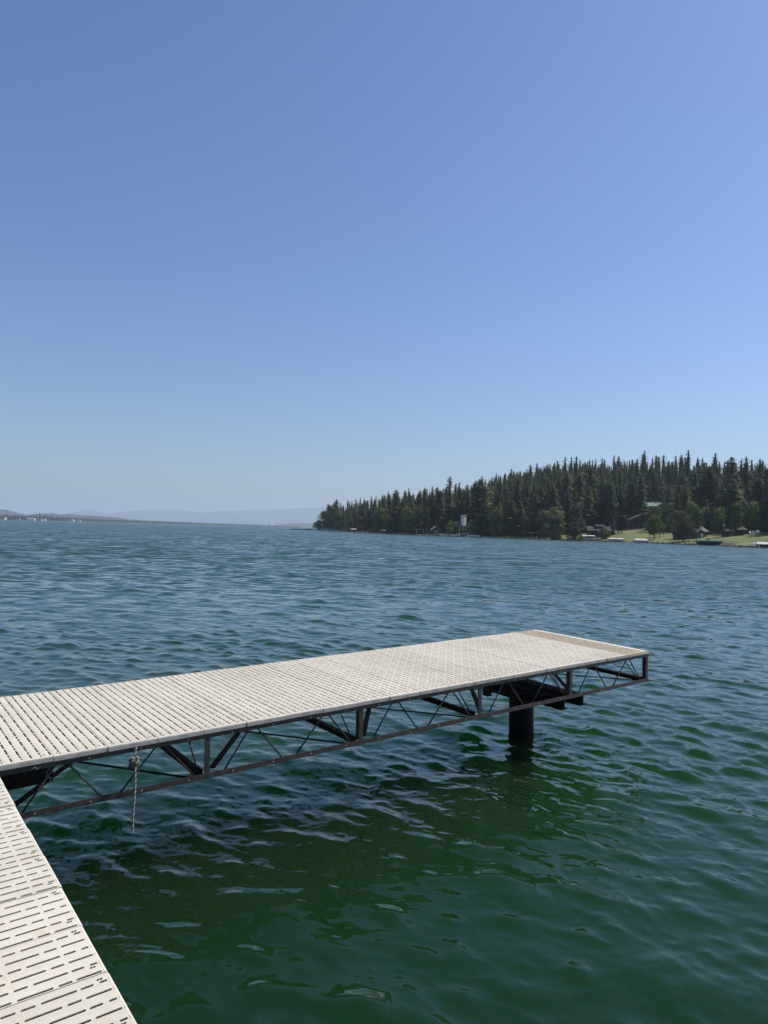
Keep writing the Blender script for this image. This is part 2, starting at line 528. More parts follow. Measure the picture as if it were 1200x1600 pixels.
def shore_dist(x, y):
    """signed distance inland from the shoreline"""
    x = np.asarray(x, float); y = np.asarray(y, float)
    d = np.full(x.shape, 1e9); inside = np.zeros(x.shape, bool)
    n = len(SHORE)
    for i in range(n):
        ax, ay = SHORE[i]; bx, by = SHORE[(i + 1) % n]
        ex, ey = bx - ax, by - ay
        t = np.clip(((x - ax) * ex + (y - ay) * ey) / (ex * ex + ey * ey), 0, 1)
        d = np.minimum(d, np.hypot(x - ax - t * ex, y - ay - t * ey))
        cond = ((ay > y) != (by > y)) & (x < (bx - ax) * (y - ay) / (by - ay + 1e-12) + ax)
        inside ^= cond
    return np.where(inside, d, -d)


def sstep(t):
    t = np.clip(t, 0, 1); return t * t * (3 - 2 * t)


def ground(x, y):
    x = np.asarray(x, float); y = np.asarray(y, float)
    d = shore_dist(x, y)
    b = x / np.maximum(y, 1.0)
    hh = np.interp(b, [-0.09, 0.0, 0.09, 0.124, 0.18, 0.23, 0.31, 0.40, 0.53, 0.8], [0.3, 3, 11.5, 17.5, 22.5, 24.5, 21.5, 19.5, 13.5, 14])
    z = np.where(d < 0, np.maximum(d * 0.35, -2.5), 0.45 * sstep(d / 2.5) + 0.108 * np.clip(d - 2, 0, 42))
    z = z + hh * sstep((d - 30) / 140.0)
    z = z + np.where(d > 4, 0.25 * np.sin(x * 0.11 + 1.3) * np.sin(y * 0.09) * sstep((d - 4) / 20), 0)
    return z


def g1(x, y): return float(ground(np.array([x]), np.array([y]))[0])


def make_headland():
    nb, nr = 300, 190
    b = np.linspace(-0.16, 0.85, nb); r = np.concatenate([np.linspace(95, 420, 140), np.linspace(425, 800, 50)])
    B, Rr = np.meshgrid(b, r, indexing='ij')
    x = B * Rr; y = Rr
    z = ground(x, y)
    V = np.stack([x, y, z], -1).reshape(-1, 3)
    i = np.arange(nb - 1)[:, None] * nr; j = np.arange(nr - 1)[None, :]
    F = np.stack([i + j, i + nr + j, i + nr + j + 1, i + j + 1], -1).reshape(-1, 4)
    me = fast_mesh('headland', V, F, [M['grass'], M['ground']], True, k=4)
    cx = x[:-1, :-1] + 2; cy = y[:-1, :-1]
    d = shore_dist(cx, cy); bb = cx / cy
    forest = (d > lawn_depth(bb)) | (d < 0.5)
    me.polygons.foreach_set('material_index', forest.reshape(-1).astype(np.int32))
    structure(link('headland_ground', me))


def lawn_depth(b):
    return np.interp(b, [0.0, 0.20, 0.225, 0.28, 0.34, 0.40, 0.53], [2.5, 3, 5, 24, 40, 40, 36])


make_headland()


# ------------------------------------------------------------------ distant hills
def ridge(name, D, pts, depth, seed, wob=0.06):
    """pts: (bearing, height m). A ridge of real depth at distance D."""
    rs = np.random.RandomState(seed)
    bs = np.array([p[0] for p in pts]); hs = np.array([p[1] for p in pts])
    nb = 260
    b = np.linspace(bs[0], bs[-1], nb)
    h = np.interp(b, bs, hs)
    w = np.convolve(rs.normal(size=nb + 12), np.ones(7) / 7, 'same')[6:-6]
    h = np.maximum(h + w * wob * hs.max(), 0.0)
    prof = [(-1, -0.02), (-0.7, 0.18), (-0.4, 0.52), (-0.15, 0.86), (0, 1), (0.2, 0.85), (0.6, 0.4), (1, -0.02)]
    V = []
    for k, (t, f) in enumerate(prof):
        for i in range(nb):
            dd = D + t * depth * (1 + 0.1 * math.sin(i * 0.31 + k))
            V.append((b[i] * dd, dd, h[i] * f * (1 + (0.08 * math.sin(i * 0.7 + k * 2.1) if 0 < k < 4 else 0)) + (-3 if k in (0, 7) else 0)))
    i = np.arange(len(prof) - 1)[:, None] * nb; j = np.arange(nb - 1)[None, :]
    F = np.stack([i + j, i + j + 1, i + nb + j + 1, i + nb + j], -1).reshape(-1, 4)
    structure(link(name, fast_mesh(name, V, F, [M['hill']], True, k=4)))


def hb(px): return (px - 600) / 1131.6


def hh_(px, y, D): return max(0.5, CAM_H + (810.8 + 0.0272 * px - y) * D / 1131.6)


ridge('distant_mountains', 14500, [(hb(p), hh_(p, y, 14500)) for p, y in
      [(60, 812), (85, 806), (112, 800.5), (138, 796), (152, 799), (168, 801.5), (190, 799.5), (230, 796.5), (262, 796.5), (290, 797.5),
       (315, 800.5), (340, 799), (372, 798), (400, 796.5), (450, 795), (490, 793.5), (540, 794), (620, 800), (800, 806), (1000, 812), (1400, 812)]], 1500, 1, 0.012)
ridge('far_left_hill', 5200, [(hb(p), hh_(p, y, 5200)) for p, y in
      [(-260, 800), (-160, 797), (-60, 794), (0, 795.5), (14, 797), (24, 800), (36, 803), (50, 806), (66, 812.6)]], 500, 2, 0.01)
ridge('low_far_ridge', 4600, [(hb(p), hh_(p, y, 4600)) for p, y in
      [(20, 808), (45, 804), (60, 802.5), (84, 802), (94, 804), (108, 803), (126, 805), (150, 806), (170, 807.5), (190, 809),
       (205, 812), (240, 814), (300, 816.5), (330, 817.5), (370, 818.5), (400, 820), (430, 822), (440, 822.6)]], 300, 3, 0.01)
ridge('low_blue_point', 6500, [(hb(p), hh_(p, y, 6500)) for p, y in
      [(425, 823), (440, 819), (462, 817.5), (500, 818), (560, 817), (700, 823)]], 400, 4, 0.01)


# far shore: low land strip
def far_shore_D(px): return float(np.interp(px, [-200, 0, 100, 200, 300, 430, 470], [1950, 2000, 2250, 2700, 3200, 3250, 3300]))


def make_far_shore():
    pxs = np.linspace(-200, 470, 160)
    V = []
    for k, (off, z) in enumerate([(-6, -1.5), (0, 0.5), (10, 1.2), (120, 2.5), (400, 6)]):
        for p in pxs:
            D = far_shore_D(p) + off + 6 * math.sin(p * 0.21)
            V.append((hb(p) * D, D, z))
    n = len(pxs)
    i = np.arange(4)[:, None] * n; j = np.arange(n - 1)[None, :]
    F = np.stack([i + j, i + j + 1, i + n + j + 1, i + n + j], -1).reshape(-1, 4)
    structure(link('far_shore_ground', fast_mesh('far_shore_ground', V, F, [M['ground']], False, k=4)))


make_far_shore()


# ------------------------------------------------------------------ trees
def conifer_arrays(seed, h, w, dens=1.0, bare=0.10, ragged=0.25, kind='fir'):
    """needle sprays as triangles; returns verts, tris, tint"""
    rs = np.random.RandomState(seed)
    V = []; T = []
    nlev = int(h * 1.7 * dens)
    for l in range(nlev):
        f = 1 - (1 - l / (nlev - 1.0)) ** 1.18      # whorls crowd towards the tip
        z = h * (bare + (0.985 - bare) * f)
        if kind == 'pine':
            prof = (1 - f) ** 0.42 * (0.55 + 0.45 * math.sin(min(1, f * 2.2) * math.pi / 2)) * (0.85 + 0.2 * math.sin(f * 13 + seed))
        else:
            prof = (1 - f) ** (0.60 if seed % 2 else 0.72) * (0.85 + 0.15 * math.sin(f * 9 + seed * 1.7))
        L0 = w / 2 * prof + 0.48
        nb = max(4, int((5.5 + 3.0 * (1 - f)) * (0.6 + 0.4 * dens)))
        a0 = rs.rand() * 6.28
        for bi in range(nb):
            if rs.rand() < ragged * 0.45: continue
            a = a0 + 6.283 * bi / nb + rs.normal() * 0.25
            L = L0 * (1 + rs.normal() * ragged)
            if L < 0.12: continue
            dx, dy = math.cos(a), math.sin(a)
            droop = -0.30 * L + 0.12 * h * 0.05
            zz = z + rs.normal() * 0.22
            wid = 0.30 * L + 0.30
            n = max(2, int(2 + L * 1.1 * dens))
            tn = rs.rand()
            for q in range(n):
                t0 = (q + 0.1) / n; t1 = min(1.0, (q + 1.5) / n)
                c0 = (dx * L * t0, dy * L * t0, zz + droop * t0 ** 1.4)
                c1 = (dx * L * t1, dy * L * t1, zz + droop * t1 ** 1.4 + 0.05)
                ww = wid * (1 - 0.6 * t0) * (0.7 + 0.6 * rs.rand())
                s = (-1 if q % 2 else 1)
                for sg in ((1, -1) if dens >= 1 else (s,)):
                    e = (c0[0] - dy * ww * sg + dx * 0.1, c0[1] + dx * ww * sg + dy * 0.1, c0[2] - 0.10 - 0.28 * rs.rand())
                    k = len(V)
                    V += [c0, c1, e]; T += [tn * 0.7 + 0.3 * rs.rand()] * 3
    # leader
    k = len(V)
    for q in range(4):
        a = q * 1.57 + rs.rand()
        V += [(0, 0, h * 1.02), (math.cos(a) * 0.34, math.sin(a) * 0.34, h * 0.955), (math.cos(a + 1.6) * 0.34, math.sin(a + 1.6) * 0.34, h * 0.945)]
        T += [0.5] * 3
    # dense ragged core, closes the crown and blocks light; dark tint paints inner shade
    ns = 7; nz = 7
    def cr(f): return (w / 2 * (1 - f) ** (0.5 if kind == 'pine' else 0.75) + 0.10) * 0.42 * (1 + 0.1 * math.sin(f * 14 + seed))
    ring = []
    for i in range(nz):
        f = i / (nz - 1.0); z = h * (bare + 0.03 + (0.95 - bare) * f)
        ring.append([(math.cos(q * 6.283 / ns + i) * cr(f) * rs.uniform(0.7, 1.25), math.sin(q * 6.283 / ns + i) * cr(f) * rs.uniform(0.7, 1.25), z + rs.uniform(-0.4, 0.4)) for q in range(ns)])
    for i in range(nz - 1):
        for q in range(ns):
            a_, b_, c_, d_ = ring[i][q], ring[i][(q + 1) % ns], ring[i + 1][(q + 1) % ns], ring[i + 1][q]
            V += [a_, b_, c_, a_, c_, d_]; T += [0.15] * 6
    V = np.array(V); F = np.arange(len(V)).reshape(-1, 3)
    return V, F, np.array(T)


def broad_arrays(seed, h, w, n=1500, leaf=0.5, base=0.18, col=False):
    """leaf clumps scattered through uneven lobes"""
    rs = np.random.RandomState(seed)
    lobes = []
    nl = 16
    for i in range(nl):
        f = rs.rand()
        z = h * (base + 0.12 + (0.86 - base - 0.12) * f)
        rad = w / 2 * (0.75 * math.sin(math.pi * min(1, 0.25 + 0.65 * f)) if not col else 0.55)
        a = rs.rand() * 6.28
        rr = rad * rs.rand() ** 0.5
        lobes.append((math.cos(a) * rr, math.sin(a) * rr, z, w * (0.18 + 0.12 * rs.rand()), 0.3 * rs.rand()))
    per = n // nl
    V = []; T = []
    for (lx, ly, lz, lr, lt) in lobes:
        d = rs.normal(size=(per, 3)); d /= np.linalg.norm(d, axis=1)[:, None]
        rr = lr * (0.55 + 0.5 * rs.rand(per))[:, None]
        c = d * rr * [1, 1, 0.85] + [lx, ly, lz]
        for p, dd in zip(c, d):
            if p[2] > h: p[2] = h - rs.rand() * 0.5
            u = rs.normal(size=3); u /= np.linalg.norm(u); v = np.cross(u, dd + 0.3 * rs.normal(size=3)); v /= (np.linalg.norm(v) + 1e-6)
            s = leaf * (0.6 + 0.7 * rs.rand())
            V += [p, p + u * s, p + (u * 0.4 + v * 0.9) * s]
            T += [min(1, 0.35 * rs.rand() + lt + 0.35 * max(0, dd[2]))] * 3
    V = np.array(V); F = np.arange(len(V)).reshape(-1, 3)
    return V, F, np.array(T)


def trunk_mesh(h, r, seed, limbs=0):
    rs = np.random.RandomState(seed)
    mb = MB()
    pts = [(0.02 * h * 0.3 * math.sin(i * 0.9 + seed), 0.02 * h * 0.3 * math.cos(i * 0.7), h * i / 5.0 - 0.4) for i in range(6)]
    mb.tube(pts, [r * (1.15 - 0.95 * i / 5.0) for i in range(6)], 6)
    for k in range(limbs):
        a = k * 2.4 + rs.rand(); z = h * (0.3 + 0.4 * k / max(1, limbs)); L = h * 0.28
        mb.tube([(0, 0, z), (math.cos(a) * L * 0.5, math.sin(a) * L * 0.5, z + L * 0.5), (math.cos(a) * L, math.sin(a) * L, z + L * 0.8)],
                [r * 0.5, r * 0.32, r * 0.1], 5)
    return mb.mesh('trunk', [M['bark']], True)


FIR = []
for i in range(9):
    h = [19, 21, 17, 23, 20, 18, 22, 16, 20][i]; w = [7.0, 6.4, 7.6, 7.2, 8.4, 6.0, 6.6, 7.0, 8.0][i]
    kind = 'pine' if i in (1, 4, 6, 8) else 'fir'
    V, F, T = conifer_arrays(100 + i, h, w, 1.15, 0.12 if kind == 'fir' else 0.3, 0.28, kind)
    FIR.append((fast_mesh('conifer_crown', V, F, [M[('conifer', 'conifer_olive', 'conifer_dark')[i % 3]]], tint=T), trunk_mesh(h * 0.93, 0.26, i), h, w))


def place_tree(name, crown, trunk, x, y, s, rot, label, cat, group=None, sz=1.0, z=None):
    t = thing(name, label, cat, (x, y, g1(x, y) - 0.1 if z is None else z), rot, group)
    t.scale = (s, s, s * sz)
    link('crown', crown, t); link('trunk', trunk, t)
    return t


KEEPOUT = [(0.298, 262, 8), (0.352, 287, 9), (0.437, 234, 9), (0.41, 233, 8), (0.476, 226, 4), (0.496, 226, 4),
           (0.111, 303, 8), (0.108, 293, 7), (0.104, 296, 7), (0.098, 302, 7), (0.5, 240, 3), (0.072, 308, 5), (0.050, 308, 4), (0.072, 301, 5), (0.050, 303, 4), (0.372, 262, 6), (0.416, 224, 6),
           (0.375, 332, 12), (0.393, 372, 8), (0.467, 330, 5), (0.33, 270, 6), (0.486, 230, 4)]
VIEWS = [(0.357, 0.388, 326, 332), (0.387, 0.401, 366, 372), (0.463, 0.471, 326, 330)]
LOWTREES = [(0.355, 0.392, 270, 330), (0.385, 0.403, 300, 372), (0.460, 0.474, 270, 330)]   # gaps through which the hill houses show


def blocked(x, y):
    for (b, D, r) in KEEPOUT:
        if math.hypot(x - b * D, y - D) < r: return True
    bb = x / y
    for (b0, b1, d0, d1) in VIEWS:
        if b0 - 0.008 < bb < b1 + 0.004 and d0 - 12 < y < d1: return True
    return False


def sh0(b):
    D = 150.0
    while D < 700 and float(shore_dist(np.array([b * D]), np.array([D]))[0]) < 0: D += 1.0
    return D


cand = []
y = 180.0
while y < 620:
    x = -60.0
    while x < 0.66 * y + 30:
        px = x + RS.uniform(-2.3, 2.3); py = y + RS.uniform(-2.3, 2.3)
        cand.append((px, py)); x += 5.3
    y += 5.3
cand = np.array(cand)
dd = shore_dist(cand[:, 0], cand[:, 1]); bb = cand[:, 0] / cand[:, 1]
keep = (dd > lawn_depth(bb) + 2) & (dd < 175) & (bb < 0.62)
cand = cand[keep]; dd = dd[keep]; bb = bb[keep]
sel = [i for i in range(len(cand)) if not blocked(*cand[i])]
cand = cand[sel]; dd = dd[sel]; bb = bb[sel]
# largest in view first: front rows and the nearer ground
front_rank = cand[:, 1] * 0.45 + (dd - lawn_depth(bb)) * 1.6 + np.where(bb > 0.56, 400, 0)
order = np.argsort(front_rank)
N_IND = 262
ind = order[:N_IND]; rest = order[N_IND:]
zs = ground(cand[:, 0], cand[:, 1])


def low_zone(x, y):
    for (b0, b1, d0, d1) in LOWTREES:
        if b0 < x / y < b1 and d0 < y < d1: return 0.38
    return 1.0


def tree_scale(b, d, rs):
    s = rs.uniform(0.55, 1.0) + (0.18 if rs.rand() < 0.3 else 0.05)
    s *= float(np.interp(b, [-0.1, -0.05, 0.0, 0.1, 0.3], [0.72, 0.86, 0.9, 0.98, 1.0]))
    s *= float(np.interp(d, [0, 15, 50], [0.8, 0.95, 1.0]))
    return s


for i in ind:
    k = RS.randint(len(FIR)); cr, tr, h, w = FIR[k]
    s = tree_scale(bb[i], dd[i], RS) * low_zone(*cand[i])
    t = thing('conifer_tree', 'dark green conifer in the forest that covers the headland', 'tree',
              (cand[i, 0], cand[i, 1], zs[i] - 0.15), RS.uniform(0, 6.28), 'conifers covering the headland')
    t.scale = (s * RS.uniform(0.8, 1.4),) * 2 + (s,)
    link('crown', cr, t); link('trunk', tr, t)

LOW = [conifer_arrays(200 + i, FIR[i][2], FIR[i][3] * 1.05, 0.62, 0.15, 0.3, 'pine' if i in (1, 4, 6, 8) else 'fir') for i in range(8)]
Vs = []; Fs = []; Ts = []; off = 0
for i in rest:
    V, F, T = LOW[RS.randint(8)]
    s = tree_scale(bb[i], dd[i], RS) * low_zone(*cand[i]); sw = s * RS.uniform(0.85, 1.45); a = RS.uniform(0, 6.28)
    c, sn = math.cos(a), math.sin(a)
    X = np.stack([(V[:, 0] * c - V[:, 1] * sn) * sw + cand[i, 0], (V[:, 0] * sn + V[:, 1] * c) * sw + cand[i, 1], V[:, 2] * s + zs[i] - 0.2], -1)
    Vs.append(X); Fs.append(F + off); Ts.append(np.clip(T * 0.45 + RS.rand() * 0.55, 0, 1)); off += len(X)
o = link('forest_trees', fast_mesh('forest_trees', np.vstack(Vs), np.vstack(Fs), [M['conifer_far']], tint=np.concatenate(Ts)))
o['kind'] = 'stuff'; o['label'] = 'dense dark conifer forest rising behind the front trees of the headland'; o['category'] = 'forest'


# individual broadleaf and marker trees:  bearing, distance, height, width, material, seed, label
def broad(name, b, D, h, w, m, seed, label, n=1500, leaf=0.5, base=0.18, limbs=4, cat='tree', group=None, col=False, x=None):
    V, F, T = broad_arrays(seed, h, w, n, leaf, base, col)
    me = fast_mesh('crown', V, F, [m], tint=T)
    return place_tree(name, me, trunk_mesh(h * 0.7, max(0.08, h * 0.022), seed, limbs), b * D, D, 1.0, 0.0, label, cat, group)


broad('round_tree', 0.374, 238, 8.8, 5.6, M['bright'], 21, 'bright green round-crowned tree standing alone on the lawn right of the gabled house', 2600, 0.42, 0.16)
broad('cottonwood_tree', 0.2655, 252, 17.5, 7.2, M['cotton'], 22, 'tall olive-leaved broad tree at the water left of the white boat canopy', 4200, 0.5, 0.04, col=True)
broad('cottonwood_tree', 0.240, 258, 11.5, 5.4, M['cotton'], 23, 'shorter olive broad tree just left of the tall olive one', 2200, 0.5, 0.05)
broad('maple_tree', 0.329, 272, 7.2, 6.2, M['maple'], 24, 'burgundy-leaved round tree between the two dark houses', 2200, 0.42, 0.05)
broad('bushy_tree', 0.305, 255, 4.2, 4.6, M['cotton'], 25, 'low grey-green bushy tree in front of the lodge with the raised roof', 1200, 0.38, 0.02)
broad('lawn_tree', 0.415, 222, 8.0, 6.4, M['conifer'], 26, 'broad dark tree with branches to the lawn in front of the long cabin', 3200, 0.42, 0.03)
broad('lawn_tree', 0.431, 236, 9.6, 4.6, M['decid'], 27, 'sunlit green tree behind the roof of the long cabin', 2200, 0.42, 0.05, col=True)
broad('pavilion_tree', 0.4865, 229, 10.5, 4.6, M['decid'], 28, 'narrow green tree growing between the two pavilions', 2400, 0.42, 0.10, col=True)
broad('pavilion_tree', 0.507, 234, 9.0, 6.4, M['decid'], 29, 'wide green tree behind the right-hand pavilion', 2600, 0.45, 0.02)
broad('yellow_green_tree', 0.4665, 240, 6.2, 3.4, M['bright'], 30, 'small yellow-green tree behind the left-hand pavilion', 1200, 0.4, 0.05)
broad('shore_tree', 0.1215, 292, 7.0, 5.0, M['bright'], 31, 'rounded green tree at the shore right of the white tower', 1900, 0.42, 0.04)
broad('shore_tree', 0.092, 296, 6.0, 4.0, M['decid'], 32, 'loose green tree at the shore left of the white tower', 1200, 0.42, 0.08)
broad('shore_tree', 0.146, 296, 6.5, 4.6, M['cotton'], 33, 'grey-green rounded tree at the shore further right of the white tower', 1400, 0.42, 0.04)
broad('shore_tree', 0.184, 292, 10, 6.0, M['cotton'], 34, 'broad olive-crowned tree in front of the forest midway along the headland', 2000, 0.45, 0.05)
broad('shore_tree', 0.002, 352, 5.8, 3.4, M['bright'], 35, 'slim pale green tree by the yellowish jetty near the headland tip', 900, 0.42, 0.15)
broad('tip_tree', -0.0905, 522, 8.0, 8.0, M['decid'], 36, 'small dark tree standing apart at the very tip of the headland', 1500, 0.6, 0.02)
broad('tip_tree', -0.0815, 520, 14.5, 10, M['decid'], 37, 'green broad tree next to the tip, leaning over the water', 2200, 0.7, 0.02)
broad('hillside_tree', 0.386, 318, 9, 5.0, M['bright'], 38, 'yellow-green tree on the slope above the mint-roofed hill house', 1400, 0.5, 0.05)
broad('lawn_edge_tree', 0.381, 246, 5.4, 3.6, M['decid'], 39, 'small green tree between the lone round tree and the broad dark one', 1100, 0.4, 0.2)
broad('lawn_edge_tree', 0.395, 262, 6.0, 4.4, M['cotton'], 40, 'grey-green tree left of the broad dark tree, at the back of the lawn', 1200, 0.42, 0.05)
for k, (b, D, h, w) in enumerate([(0.53, 236, 3.2, 7), (0.552, 232, 3.6, 6), (0.515, 240, 5, 6)]):
    broad('shrub', b, D, h, w, M['decid'], 60 + k, ['low rounded shrub at the right end of the lawn behind the white chairs',
          'rounded shrub cut by the right edge of the view', 'taller dark shrub behind the white lawn chairs'][k], 1000, 0.42, 0.0, 2, 'shrub')
LEAFY = []
for k in range(5):
    V, F, T = broad_arrays(400 + k, 10, 6.5, 1500, 0.55, 0.05, k % 2 == 0)
    LEAFY.append((fast_mesh('crown', V, F, [M['decid'] if k != 3 else M['cotton']], tint=T), trunk_mesh(7, 0.2, 40 + k, 3)))
rl = np.random.RandomState(91); nleaf = 0
while nleaf < 95:
    b = rl.choice([rl.uniform(0.375, 0.56), rl.uniform(-0.075, 0.24)], p=[0.7, 0.3])
    if b > 0.3: D = sh0(b) + lawn_depth(b) + rl.uniform(4, 75)
    else: D = sh0(b) + rl.uniform(3.5, 11)
    x = b * D
    if blocked(x, D): continue
    cr_, tr_ = LEAFY[rl.randint(5)]
    place_tree('leafy_tree', cr_, tr_, x, D, rl.uniform(0.55, 1.15), rl.uniform(0, 6), 'mid-green leafy tree mixed in among the conifers at the foot of the headland forest',
               'tree', 'leafy trees among the headland conifers', rl.uniform(0.9, 1.25))
    nleaf += 1
for k, (b, D, s) in enumerate([(-0.0795, 528, 0.72), (-0.0755, 522, 0.85), (-0.0715, 515, 0.9), (-0.0775, 540, 0.85), (-0.0685, 508, 0.95), (-0.0735, 535, 1.0), (-0.066, 500, 0.95)]):
    cr_, tr_, _h, _w = FIR[k]
    t = place_tree('conifer_tree', cr_, tr_, b * D, D, s, k, 'dark green conifer crowding the very tip of the headland', 'tree', 'conifers at the headland tip')
    t.scale = (s * 1.25, s * 1.25, s)
V, F, T = conifer_arrays(300, 9.5, 2.6, 1.3, 0.03, 0.15)
place_tree('blue_spruce_tree', fast_mesh('crown', V, F, [M['spruce']], tint=T), trunk_mesh(8.5, 0.13, 3), 0.215 * 284, 284, 1.0, 0,
           'slender grey-blue spruce at the left end of the lawn', 'tree')
V, F, T = conifer_arrays(301, 8.0, 3.4, 1.4, 0.03, 0.15)
SPR = fast_mesh('crown', V, F, [M['spruce']], tint=T)
place_tree('blue_spruce_tree', SPR, trunk_mesh(7.2, 0.13, 4), -0.024 * 398, 398, 1.0, 0,
           'small grey-blue spruce on the shore near the headland tip', 'tree')
place_tree('blue_spruce_tree', SPR, trunk_mesh(7.2, 0.13, 5), 0.448 * 243, 243, 0.95, 1, 'grey-blue spruce right of the long cabin', 'tree')
place_tree('blue_spruce_tree', SPR, trunk_mesh(7.2, 0.13, 6), 0.316 * 268, 268, 0.8, 2, 'small grey-blue spruce between the lodge and the burgundy tree', 'tree')


# far shore trees: one far-off mass, plus the few that stand clear
def far_trees():
    rs = np.random.RandomState(77)
    Vs = []; Fs = []; Ts = []; off = 0
    for k in range(2300):
        p = rs.uniform(-150, 470)
        D = far_shore_D(p) + 14 + rs.rand() ** 1.5 * 150
        x = hb(p) * D
        hmx = float(np.interp(p, [-150, 0, 50, 120, 200, 300, 360, 430, 470], [17, 16, 17, 14, 13, 12, 9, 5, 4]))
        h = hmx * rs.uniform(0.45, 1.0); w = h * rs.uniform(0.3, 0.75)
        n = 6
        z0 = 1.2
        ang = rs.rand() * 6.28
        for lev, (f0, f1, wf) in enumerate([(0.0, 0.55, 1.0), (0.3, 0.8, 0.8), (0.55, 1.0, 0.5)]):
            pts = [(x, D, z0 + h * f1)]
            for q in range(n):
                a = ang + lev + q * 6.283 / n
                rr = w / 2 * wf * rs.uniform(0.7, 1.25)
                pts.append((x + math.cos(a) * rr, D + math.sin(a) * rr, z0 + h * f0 * rs.uniform(0.8, 1.1)))
            fs = [(off, off + 1 + q, off + 1 + (q + 1) % n) for q in range(n)]
            Vs += pts; Fs += fs; Ts += [rs.rand()] * (n + 1); off += n + 1
    o = link('far_shore_trees', fast_mesh('far_shore_trees', Vs, Fs, [M['farleaf']], tint=Ts))
    o['kind'] = 'stuff'; o['label'] = 'low band of hazy trees along the far shore'; o['category'] = 'trees'


far_trees()
V, F, T = conifer_arrays(310, 22, 9, 0.8, 0.03, 0.2)
FARCON = fast_mesh('crown', V, F, [M['farleaf']], tint=T); FART = trunk_mesh(20, 0.3, 8)
for k, (p, s) in enumerate([(10.5, 0.85), (33, 0.7), (36, 0.72), (62.5, 1.1), (70.5, 0.95), (74, 0.8), (81, 0.85)]):
    D = far_shore_D(p) + 10
    place_tree('far_pine', FARCON, FART, hb(p) * D, D, s, k, 'hazy pointed tree rising above the band of trees on the far left shore', 'tree',
               'tall trees on the far left shore', z=1.0)
for k, (p, s) in enumerate([(418, 0.7), (421.5, 0.9), (431.5, 0.9), (437, 0.65)]):
    D = 3230.0
    place_tree('far_pine', FARCON, FART, hb(p) * D, D, s, k, 'dark tree of the small lone clump on the low far spit left of the headland', 'tree',
               'lone trees on the low far spit', z=0.8)


# ------------------------------------------------------------------ houses
def window_part(parent, cx, z0, w, h, y, frame=M['trimw']):
    f = MB(); t = 0.09
    f.box(cx - w / 2 - t, cx + w / 2 + t, y - 0.05, y + 0.02, z0 - t, z0)
    f.box(cx - w / 2 - t, cx + w / 2 + t, y - 0.05, y + 0.02, z0 + h, z0 + h + t)
    f.box(cx - w / 2 - t, cx - w / 2, y - 0.05, y + 0.02, z0, z0 + h)
    f.box(cx + w / 2, cx + w / 2 + t, y - 0.05, y + 0.02, z0, z0 + h)
    fo = part('window', f, frame, parent)
    part('pane', MB().box(cx - w / 2, cx + w / 2, y - 0.02, y + 0.015, z0, z0 + h), M['glass'], fo)


def gable(mb, x0, x1, y0, y1, z, rise, axis='x', ov=0.5, th=0.16, m=0):
    """pitched roof slabs; ridge runs along axis"""
    if axis == 'x':
        ym = (y0 + y1) / 2
        for ya in (y0 - ov, y1 + ov):
            dz = -rise * ov / ((y1 - y0) / 2)
            n = len(mb.v)
            P_ = [(x0 - ov, ya, z + dz), (x1 + ov, ya, z + dz), (x1 + ov, ym, z + rise), (x0 - ov, ym, z + rise)]
            mb.v += P_ + [(p[0], p[1], p[2] + th) for p in P_]
            for q in ((0, 1, 2, 3), (7, 6, 5, 4), (0, 4, 5, 1), (1, 5, 6, 2), (2, 6, 7, 3), (3, 7, 4, 0)):
                mb.f.append(tuple(n + i for i in q)); mb.m.append(m)
    else:
        xm = (x0 + x1) / 2
        for xa in (x0 - ov, x1 + ov):
            dz = -rise * ov / ((x1 - x0) / 2)
            n = len(mb.v)
            P_ = [(xa, y0 - ov, z + dz), (xa, y1 + ov, z + dz), (xm, y1 + ov, z + rise), (xm, y0 - ov, z + rise)]
            mb.v += P_ + [(p[0], p[1], p[2] + th) for p in P_]
            for q in ((0, 1, 2, 3), (7, 6, 5, 4), (0, 4, 5, 1), (1, 5, 6, 2), (2, 6, 7, 3), (3, 7, 4, 0)):
                mb.f.append(tuple(n + i for i in q)); mb.m.append(m)
    return mb


def walls(mb, x0, x1, y0, y1, z0, z1, rise=0, axis='x', m=0):
    mb.box(x0, x1, y0, y1, z0, z1, m)
    if rise:
        if axis == 'x':
            for x in (x0 + 0.002, x1 - 0.002):
                mb.poly([(x, y0, z1 + 0.002), (x, y1, z1 + 0.002), (x, (y0 + y1) / 2, z1 + rise)], m)
        else:
            for y_ in (y0 + 0.002, y1 - 0.002):
                mb.poly([(x0, y_, z1 + 0.002), (x1, y_, z1 + 0.002), ((x0 + x1) / 2, y_, z1 + rise)], m)
    return mb


def hip(mb, x0, x1, y0, y1, z, rise, ov=0.5, ins=1.0, th=0.12, m=0):
    x0 -= ov; x1 += ov; y0 -= ov; y1 += ov
    ym = (y0 + y1) / 2
    a_, b_, c_, d_ = (x0, y0, z), (x1, y0, z), (x1, y1, z), (x0, y1, z)
    e_, f_ = (x0 + ins, ym, z + rise), (x1 - ins, ym, z + rise)
    mb.poly([a_, b_, f_, e_], m).poly([b_, c_, f_], m).poly([c_, d_, e_, f_], m).poly([d_, a_, e_], m).poly([d_, c_, b_, a_], m)
    return mb


def at(b, D, dz=0.0): return (b * D, D, g1(b * D, D) + dz)


def house(name, label, b, D, rot, cat='house', dz=-0.2): return thing(name, label, cat, at(b, D, dz), rot)


